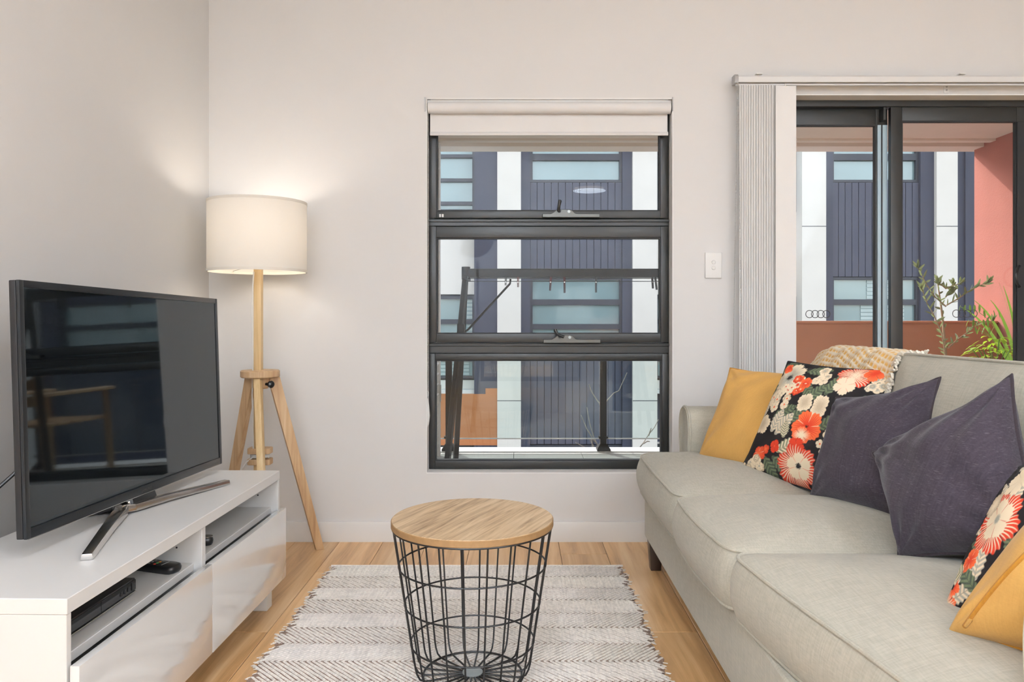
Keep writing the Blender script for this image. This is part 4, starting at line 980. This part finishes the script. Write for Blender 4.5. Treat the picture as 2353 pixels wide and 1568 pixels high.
# knitted throw over the far back cushion: follows the cushion surface
me = bc1.data; bv = BVHTree.FromPolygons([v.co.copy() for v in me.vertices], [tuple(p.vertices) for p in me.polygons])
NU, NT_ = 230, 220; ua, ub = 2.205, 2.826
P = np.zeros((NU + 1, NT_ + 1, 3)); Nn = np.zeros_like(P); u_in = lambda u: min(2.797, max(2.236, u))
for i in range(NU + 1):
    u = ua + (ub - ua) * i / NU; uc = u_in(u)
    for j in range(NT_ + 1):
        th = R(-38) + R(238) * j / NT_            # 0 = straight out of the front face, 90 = up
        c = Vector(bfn(uc, .20, .085)); fwd = Vector(bfn(0, 0, 1)) - Vector(bfn(0, 0, 0)); upv = Vector(bfn(0, 1, 0)) - Vector(bfn(0, 0, 0))
        d = (fwd * math.cos(th) + upv * math.sin(th)).normalized()
        hit = bv.ray_cast(c + d * 1.0, -d)
        q = hit[0] if hit[0] else c + d * .2
        P[i, j] = q + d * .008; P[i, j, 1] += (u - uc); Nn[i, j] = d
for k in range(3): P[1:-1, 1:-1] = (P[1:-1, 1:-1] * 2 + P[:-2, 1:-1] + P[2:, 1:-1] + P[1:-1, :-2] + P[1:-1, 2:]) / 6
arc = np.concatenate([np.zeros((NU + 1, 1)), np.cumsum(np.linalg.norm(np.diff(P, axis=1), axis=2), axis=1)], axis=1)
arc = arc - arc[:, 110:111]
uu = np.linspace(ua, ub, NU + 1)[:, None] + 0 * arc
skew = uu + .02 * np.sin(arc * 3.0); PT = .0205
fa_ = np.abs(np.sin(np.pi * (arc + .03 * np.sin(uu * 9)) / PT)); fb_ = np.abs(np.sin(np.pi * skew / (PT * 1.0)))
cell = np.minimum(fa_, .35 + .65 * fb_); pit = np.clip((cell - .38) / .25, 0, 1)
P = P + Nn * (.004 * (1 - pit))[..., None]
folds = .004 * np.sin(uu * 55 + arc * 9); P = P + Nn * folds[..., None]
cream = np.array(srgb(236, 224, 202)[:3]); must = np.array(srgb(214, 166, 92)[:3])
colr = cream + (must - cream) * pit[..., None]
def grid_obj(name, P, colr, m, parent=None, thick=None):
    a, b = P.shape[:2]; idx = np.arange(a * b).reshape(a, b)
    f = np.stack([idx[:-1, :-1], idx[1:, :-1], idx[1:, 1:], idx[:-1, 1:]], -1).reshape(-1, 4)
    me = bpy.data.meshes.new(name); me.from_pydata(P.reshape(-1, 3).tolist(), [], f.tolist())
    ca = me.color_attributes.new('Col', 'FLOAT_COLOR', 'POINT'); ca.data.foreach_set('color', np.concatenate([colr.reshape(-1, 3), np.ones((a * b, 1))], 1).astype(np.float32).ravel())
    me.materials.append(m); me.shade_smooth(); return link(name, me, parent)
tr_ = thing('throw', 'mustard and cream waffle knit throw draped over the far sofa back cushion', 'throw', (0, 0, 0))
o = grid_obj('cloth', P, colr, M['throw'], tr_); sd = o.modifiers.new('thickness', 'SOLIDIFY'); sd.thickness = .004; sd.offset = -1
fg = MB()
for j in range(2, NT_ - 30, 2):
    p = Vector(P[0, j]); nrm = Vector(Nn[0, j])
    for k in range(2):
        d = Vector((rng.uniform(-.3, .3), -1, rng.uniform(-.5, .3))).normalized()
        a = p + nrm * .004; fg.tube([a + Vector((0, .012, 0)), a + d * .009 + nrm * rng.uniform(0, .006), a + d * .019 + nrm * rng.uniform(-.002, .008) + Vector((0, 0, rng.uniform(-.012, .004)))], [.004, .0048, .003], 6)
tag(fg.obj('fringe', M['fringe'], tr_), kind='stuff')

# ------------------------------------------------------------------ cushions
def sm(a, b, x): t = np.clip((x - a) / (b - a), 0, 1); return t * t * (3 - 2 * t)
class Print:
    """a flower print painted per vertex in the cushion's own cloth coordinates"""
    def __init__(s, U, V): s.U, s.V = U, V; s.C = np.zeros(U.shape + (3,)) + np.array(srgb(34, 31, 32)[:3]); s.rg = np.random.RandomState(3)
    def put(s, m, c): s.C = s.C * (1 - m[..., None]) + np.asarray(c) * m[..., None]
    def flower(s, u, v, r, n, inner, outer, rot=0, squash=1, eye=None, eyer=.18, line=srgb(60, 40, 36)[:3], frill=.08, streak=.5):
        x = s.U - u; y = (s.V - v) / squash; rr = np.hypot(x, y) / r; th = np.arctan2(y, x) + rot
        lob = np.abs(np.cos(n * th / 2)); bd = .72 + .28 * lob ** .5 + frill * np.sin(th * n * 4.3 + rot * 5) * .5
        msk = 1 - sm(bd - .05, bd + .01, rr)
        st = .5 + .5 * np.sin(th * n * 7 + 3 * np.sin(rr * 6)); t = np.clip(rr / bd + streak * (st - .5), 0, 1)
        col = np.asarray(inner)[None, None] * (1 - sm(.35, .8, t))[..., None] + np.asarray(outer)[None, None] * sm(.35, .8, t)[..., None]
        s.put(msk, col); s.put(msk * (1 - sm(.0, .16, lob)) * sm(.2, .4, rr) * .75, line)
        if eye is not None:
            s.put((1 - sm(eyer * .7, eyer, rr + .1 * st)), eye)
    def leaf(s, u, v, ln, wd, ang, c, c2, veins=7):
        a = R(ang); x = (s.U - u) * math.cos(a) + (s.V - v) * math.sin(a); y = -(s.U - u) * math.sin(a) + (s.V - v) * math.cos(a)
        t = np.clip(x / ln + .5, 0, 1); hw = wd * np.sin(np.pi * t) ** .7 * (1 + .12 * np.sin(t * 40)); m = (1 - sm(hw * .85, hw + .002, np.abs(y))) * (np.abs(x) < ln / 2)
        vein = .5 + .5 * np.sin((x - np.abs(y) * .8) / ln * veins * 6.28)
        s.put(m, np.asarray(c)[None, None] * (1 - vein[..., None]) + np.asarray(c2)[None, None] * vein[..., None]); s.put(m * (np.abs(y) < wd * .05), np.asarray(c2) * .5)
    def cluster(s, u, v, r, k, size, cols):
        for i in range(k):
            a = s.rg.uniform(0, 6.28); q = r * math.sqrt(s.rg.uniform(0, 1)); c = cols[i % len(cols)]
            s.flower(u + q * math.cos(a), v + q * math.sin(a) * .8, size * s.rg.uniform(.8, 1.2), 5, c[0], c[1], s.rg.uniform(0, 6), 1, c[2], .3, frill=0, streak=.1)
CR, TAN, GR, DG, RED, ORG, LG, BLK = [srgb(*q)[:3] for q in ((236, 218, 188), (198, 178, 150), (168, 164, 150), (66, 74, 64), (206, 62, 38), (232, 106, 62), (112, 122, 92), (34, 31, 32))]
def paint_a(U, V):
    p = Print(U, V)
    for u, v, a, c in ((.08, .95, 40, DG), (.42, .92, 10, DG), (.40, .74, -40, DG), (.50, .70, 50, DG), (.62, .80, 70, DG), (.95, .95, 60, LG), (.05, .62, 80, GR), (.04, .75, 70, DG), (.03, .40, 75, GR), (.30, .52, 30, DG), (.42, .50, 50, DG), (.30, .06, -50, DG), (.40, .10, -30, DG), (.43, .26, 35, LG), (.70, .5, 40, DG), (.85, .45, -20, GR), (.8, .25, 60, DG), (.9, .7, 30, DG), (.75, .07, 10, GR)): p.leaf(u, v, .22, .05, a, c, LG if c == DG else CR)
    p.leaf(.26, .44, .20, .055, 75, GR, CR); p.leaf(.34, .42, .22, .055, 60, GR, CR); p.leaf(.37, .38, .14, .04, 100, LG, CR); p.leaf(.06, .52, .16, .035, 85, GR, CR)
    p.flower(.165, .83, .155, 7, GR, CR, .3, 1, BLK, .26, line=TAN); p.flower(.11, .40, .085, 5, TAN, CR, 1.0, 1, None, line=TAN)
    p.flower(.08, .92, .05, 5, RED, ORG, .3)
    p.cluster(.19, .62, .105, 16, .045, [(CR, CR, TAN), (CR, TAN, ORG), (CR, CR, ORG)])
    p.cluster(.275, .755, .095, 18, .036, [(RED, CR, RED), (CR, CR, RED), (RED, ORG, CR), (ORG, RED, CR)])
    p.flower(.37, .78, .06, 6, RED, ORG, .5, 1, CR, .2)
    p.cluster(.48, .87, .075, 8, .042, [(CR, CR, TAN), (TAN, CR, GR)]); p.cluster(.9, .86, .07, 6, .04, [(GR, CR, TAN)])
    p.flower(.735, .905, .15, 5, CR, RED, .9, .8, None, streak=.9); p.flower(.70, .80, .085, 5, CR, CR, .2, 1, None, line=ORG); p.flower(.86, .95, .08, 5, RED, ORG, .2)
    p.flower(.45, .615, .068, 4, TAN, CR, .5, 1.2, None, line=TAN); p.flower(.58, .60, .07, 4, TAN, CR, .8, 1.5, None, line=TAN)
    p.flower(.54, .43, .12, 5, RED, ORG, .4, 1.1, BLK, .16, line=CR); p.flower(.52, .36, .075, 4, CR, ORG, 1.4, .9, None); p.flower(.50, .27, .07, 5, RED, RED, 1.4)
    p.flower(.53, .12, .17, 6, CR, RED, .2, 1, BLK, .24, streak=.8); p.flower(.55, .13, .10, 5, CR, CR, .8, 1, BLK, .3, line=ORG)
    p.flower(.32, .235, .045, 4, RED, RED, .4, 1.2, ORG, .2); p.flower(.235, .20, .04, 4, ORG, RED, 1); p.flower(.17, .155, .07, 5, ORG, RED, .2, 1, None, streak=.8, line=CR); p.cluster(.15, .06, .085, 14, .034, [(CR, TAN, TAN), (CR, CR, GR)])
    p.flower(.02, .02, .05, 4, CR, CR, .2, 1, ORG, .3)
    p.flower(.82, .55, .14, 6, CR, RED, .5, 1, BLK, .2); p.cluster(.75, .33, .1, 12, .04, [(CR, CR, ORG), (RED, CR, RED)]); p.flower(.85, .13, .13, 6, CR, ORG, .5, 1, BLK, .2)
    return p.C
def paint_b(U, V):
    p = Print(U, V)
    for i in range(34): p.leaf(p.rg.uniform(0, 1), p.rg.uniform(0, 1), .24, .05, p.rg.uniform(0, 180), (DG, LG, GR)[i % 3], (LG, CR, CR)[i % 3])
    p.flower(.30, .52, .20, 6, CR, RED, .3, 1, GR, .2, streak=.8); p.flower(.30, .54, .13, 5, CR, CR, .9, 1, GR, .3, line=RED); p.flower(.33, .80, .12, 6, CR, CR, .2, 1, None, line=TAN); p.flower(.16, .66, .09, 5, CR, TAN, .3, 1, None, line=TAN)
    p.flower(.17, .30, .08, 5, RED, ORG, .5, 1, None, line=CR); p.flower(.03, .05, .09, 4, CR, ORG, .3, 1, None); p.flower(.10, .14, .05, 4, RED, ORG, .3, 1, None)
    p.flower(.70, .35, .18, 6, CR, RED, .5, 1, BLK, .2, streak=.8); p.flower(.62, .80, .16, 6, CR, ORG, .5, 1, BLK, .2); p.cluster(.85, .6, .1, 14, .045, [(CR, CR, ORG), (RED, CR, RED)])
    return p.C
def pillow(name, label, group, cr, T, m, pipe, n=70, pinch=.07, paint=None, wr_=.004, seed=0, pr=.004, facing=-1, sag=0, tback=None):
    """cr: bottom-left, bottom-right, top-right, top-left corner points in the room"""
    c = [Vector(q) for q in cr]; cen = sum(c, Vector()) / 4
    ex = ((c[1] - c[0]) + (c[2] - c[3])).normalized(); ey = ((c[3] - c[0]) + (c[2] - c[1])).normalized(); nz = ex.cross(ey).normalized()
    if nz.dot(-cen + Vector((0, 0, H))) < 0: nz = -nz
    root = thing(name, label, 'cushion', cen, 0, group)
    u = np.linspace(-1, 1, n + 1); U, V = np.meshgrid(u, u, indexing='ij')
    w_ = 1 - pinch * (1 - V ** 2) * np.abs(U) ** 1.5; h_ = 1 - pinch * (1 - U ** 2) * np.abs(V) ** 1.5
    A = (U * w_ + 1) / 2; B = (V * h_ + 1) / 2
    base = sum(np.asarray(q - cen)[None, None] * k_[..., None] for q, k_ in zip(c, ((1 - A) * (1 - B), A * (1 - B), A * B, (1 - A) * B)))
    prof = ((1 - U ** 2).clip(0) ** .55 * (1 - V ** 2).clip(0) ** .55); prof = prof ** .85
    rg = np.random.RandomState(seed)
    wr = np.zeros_like(U)
    for sx, sy in ((-1, -1), (1, -1), (1, 1), (-1, 1)):
        dx = (1 - sx * U); dy = (1 - sy * V); th = np.arctan2(dy, dx + 1e-6); dd = np.hypot(dx, dy)
        wr += np.sin(th * rg.uniform(9, 14) + rg.uniform(0, 6)) * np.exp(-dd * 1.7) * np.minimum(1, dd * 3)
    wr += .35 * np.sin(U * rg.uniform(3, 6) + V * rg.uniform(3, 7) + rg.uniform(0, 6)) + .3 * np.sin(U * 9 - V * 6 + 2 * np.sin(V * 4) + rg.uniform(0, 6))
    nzv = np.asarray(nz)[None, None]
    tb_ = T if tback is None else tback
    Fp = base + nzv * (prof * T + wr * wr_ * np.minimum(1, prof * 3))[..., None]; Bp = base - nzv * (prof * tb_ + .5 * wr * wr_ * np.minimum(1, prof * 3))[..., None]
    sg = (np.sin((V + 1) / 2 * np.pi) * (1 - U ** 2) * sag)[..., None] * np.array([0, 0, -1.0]); Fp = Fp + sg; Bp = Bp + sg
    N1 = n + 1; idx = np.arange(N1 * N1).reshape(N1, N1); bidx = idx + N1 * N1
    edge_ = np.zeros((N1, N1), bool); edge_[0] = edge_[-1] = True; edge_[:, 0] = edge_[:, -1] = True
    bidx = np.where(edge_, idx, bidx)
    f1 = np.stack([idx[:-1, :-1], idx[1:, :-1], idx[1:, 1:], idx[:-1, 1:]], -1).reshape(-1, 4); f2 = np.stack([bidx[:-1, :-1], bidx[:-1, 1:], bidx[1:, 1:], bidx[1:, :-1]], -1).reshape(-1, 4)
    me = bpy.data.meshes.new('cover'); vv = np.concatenate([Fp.reshape(-1, 3), Bp.reshape(-1, 3)])
    me.from_pydata(vv.tolist(), [], np.concatenate([f1, f2]).tolist())
    if paint:
        cc = paint((U + 1) / 2, (V + 1) / 2).reshape(-1, 3); cc = np.concatenate([np.concatenate([cc, cc]), np.ones((2 * N1 * N1, 1))], 1).astype(np.float32)
        me.color_attributes.new('Col', 'FLOAT_COLOR', 'POINT').data.foreach_set('color', cc.ravel())
    b = bmesh.new(); b.from_mesh(me); bmesh.ops.delete(b, geom=[v for v in b.verts if not v.link_faces], context='VERTS'); bmesh.ops.recalc_face_normals(b, faces=b.faces[:]); b.to_mesh(me); b.free()
    me.materials.append(M[m]); me.shade_smooth(); link('cover', me, root)
    loop = [Fp[i, 0] for i in range(0, n)] + [Fp[n, i] for i in range(0, n)] + [Fp[i, n] for i in range(n, 0, -1)] + [Fp[0, i] for i in range(n, 0, -1)]
    loop = loop[::2]
    MB().tube([Vector(q) for q in loop], pr, 7, closed=True).obj('piping' if pipe == 'blackpipe' else 'seam', M[pipe], root)
    return root
def cr4(a, b, c, d): return [at(*a), at(*b), at(*c), at(*d)]
pillow('cushion', 'mustard yellow cushion leaning on the far sofa arm', 'cushions on the sofa', cr4((1602, 1058, 2.73), (1790, 1098, 2.40), (1905, 862, 2.58), (1678, 846, 2.77)), .07, 'mustard', 'mustarddark', pinch=.07, seed=1, pr=.0028, wr_=.007)
pillow('cushion', 'black floral cushion with a plain black corner piping next to the far mustard cushion', 'cushions on the sofa', cr4((1702, 1082, 2.52), (1985, 1175, 2.06), (2066, 852, 2.24), (1812, 832, 2.50)), .075, 'floral', 'blackpipe', n=300, pinch=.05, paint=paint_a, seed=2, pr=.0045)
pillow('cushion', 'plum grey linen cushion overlapping the floral cushion', 'cushions on the sofa', cr4((1858, 1150, 2.13), (2125, 1225, 1.80), (2160, 868, 1.93), (1922, 915, 2.16)), .085, 'plum', 'plumseam', pinch=.12, seed=3, wr_=.009)
pillow('cushion', 'plum grey linen cushion nearest the camera, tilted onto one corner', 'cushions on the sofa', cr4((2066, 1282, 1.63), (2440, 1310, 1.38), (2325, 862, 1.58), (2005, 1042, 1.86)), .09, 'plum', 'plumseam', pinch=.12, seed=4, wr_=.010)
pillow('cushion', 'black floral cushion partly cut off by the right edge of the picture', 'cushions on the sofa', cr4((2164, 1412, 1.305), (2610, 1480, 1.06), (2640, 1000, 1.10), (2345, 1075, 1.36)), .065, 'floral', 'blackpipe', n=300, pinch=.06, paint=paint_b, seed=5, pr=.004)
pn = pillow('cushion', 'mustard yellow zipped cushion at the bottom right of the picture', 'cushions on the sofa', cr4((2174, 1458, 1.205), (2560, 1560, 1.01), (2760, 1180, 1.00), (2440, 1130, 1.19)), .075, 'mustard', 'mustarddark', pinch=.06, seed=6, pr=.003)

# zip along the near edge of that cushion, lying on the cloth
cv = [c_ for c_ in pn.children if c_.name.startswith('cover')][0].data
bz_ = BVHTree.FromPolygons([v.co.copy() for v in cv.vertices], [tuple(p.vertices) for p in cv.polygons])
eye = Vector((0, 0, H)) - pn.location; zp = []
for i in range(15):
    t = i / 14; px = 2216 + 150 * t; py = 1440 - 175 * t - 22 * math.sin(math.pi * t) * .4
    d = (at(px, py, 1.0) - Vector((0, 0, H))).normalized(); h_ = bz_.ray_cast(eye, d)
    if h_[0]: zp.append(h_[0] - d * .0005)
if len(zp) > 4:
    z_ = MB().tube(zp, .0035, 8).obj('zip', M['mustarddark'], pn)
    MB().tube([zp[0] + Vector((0, -.003, .002)), zp[1].lerp(zp[0], .2) + Vector((0, -.005, .004)), zp[1] + Vector((0, -.005, .004))], [.003, .0036, .0022], 8).obj('zip_pull', M['mustard'], z_)
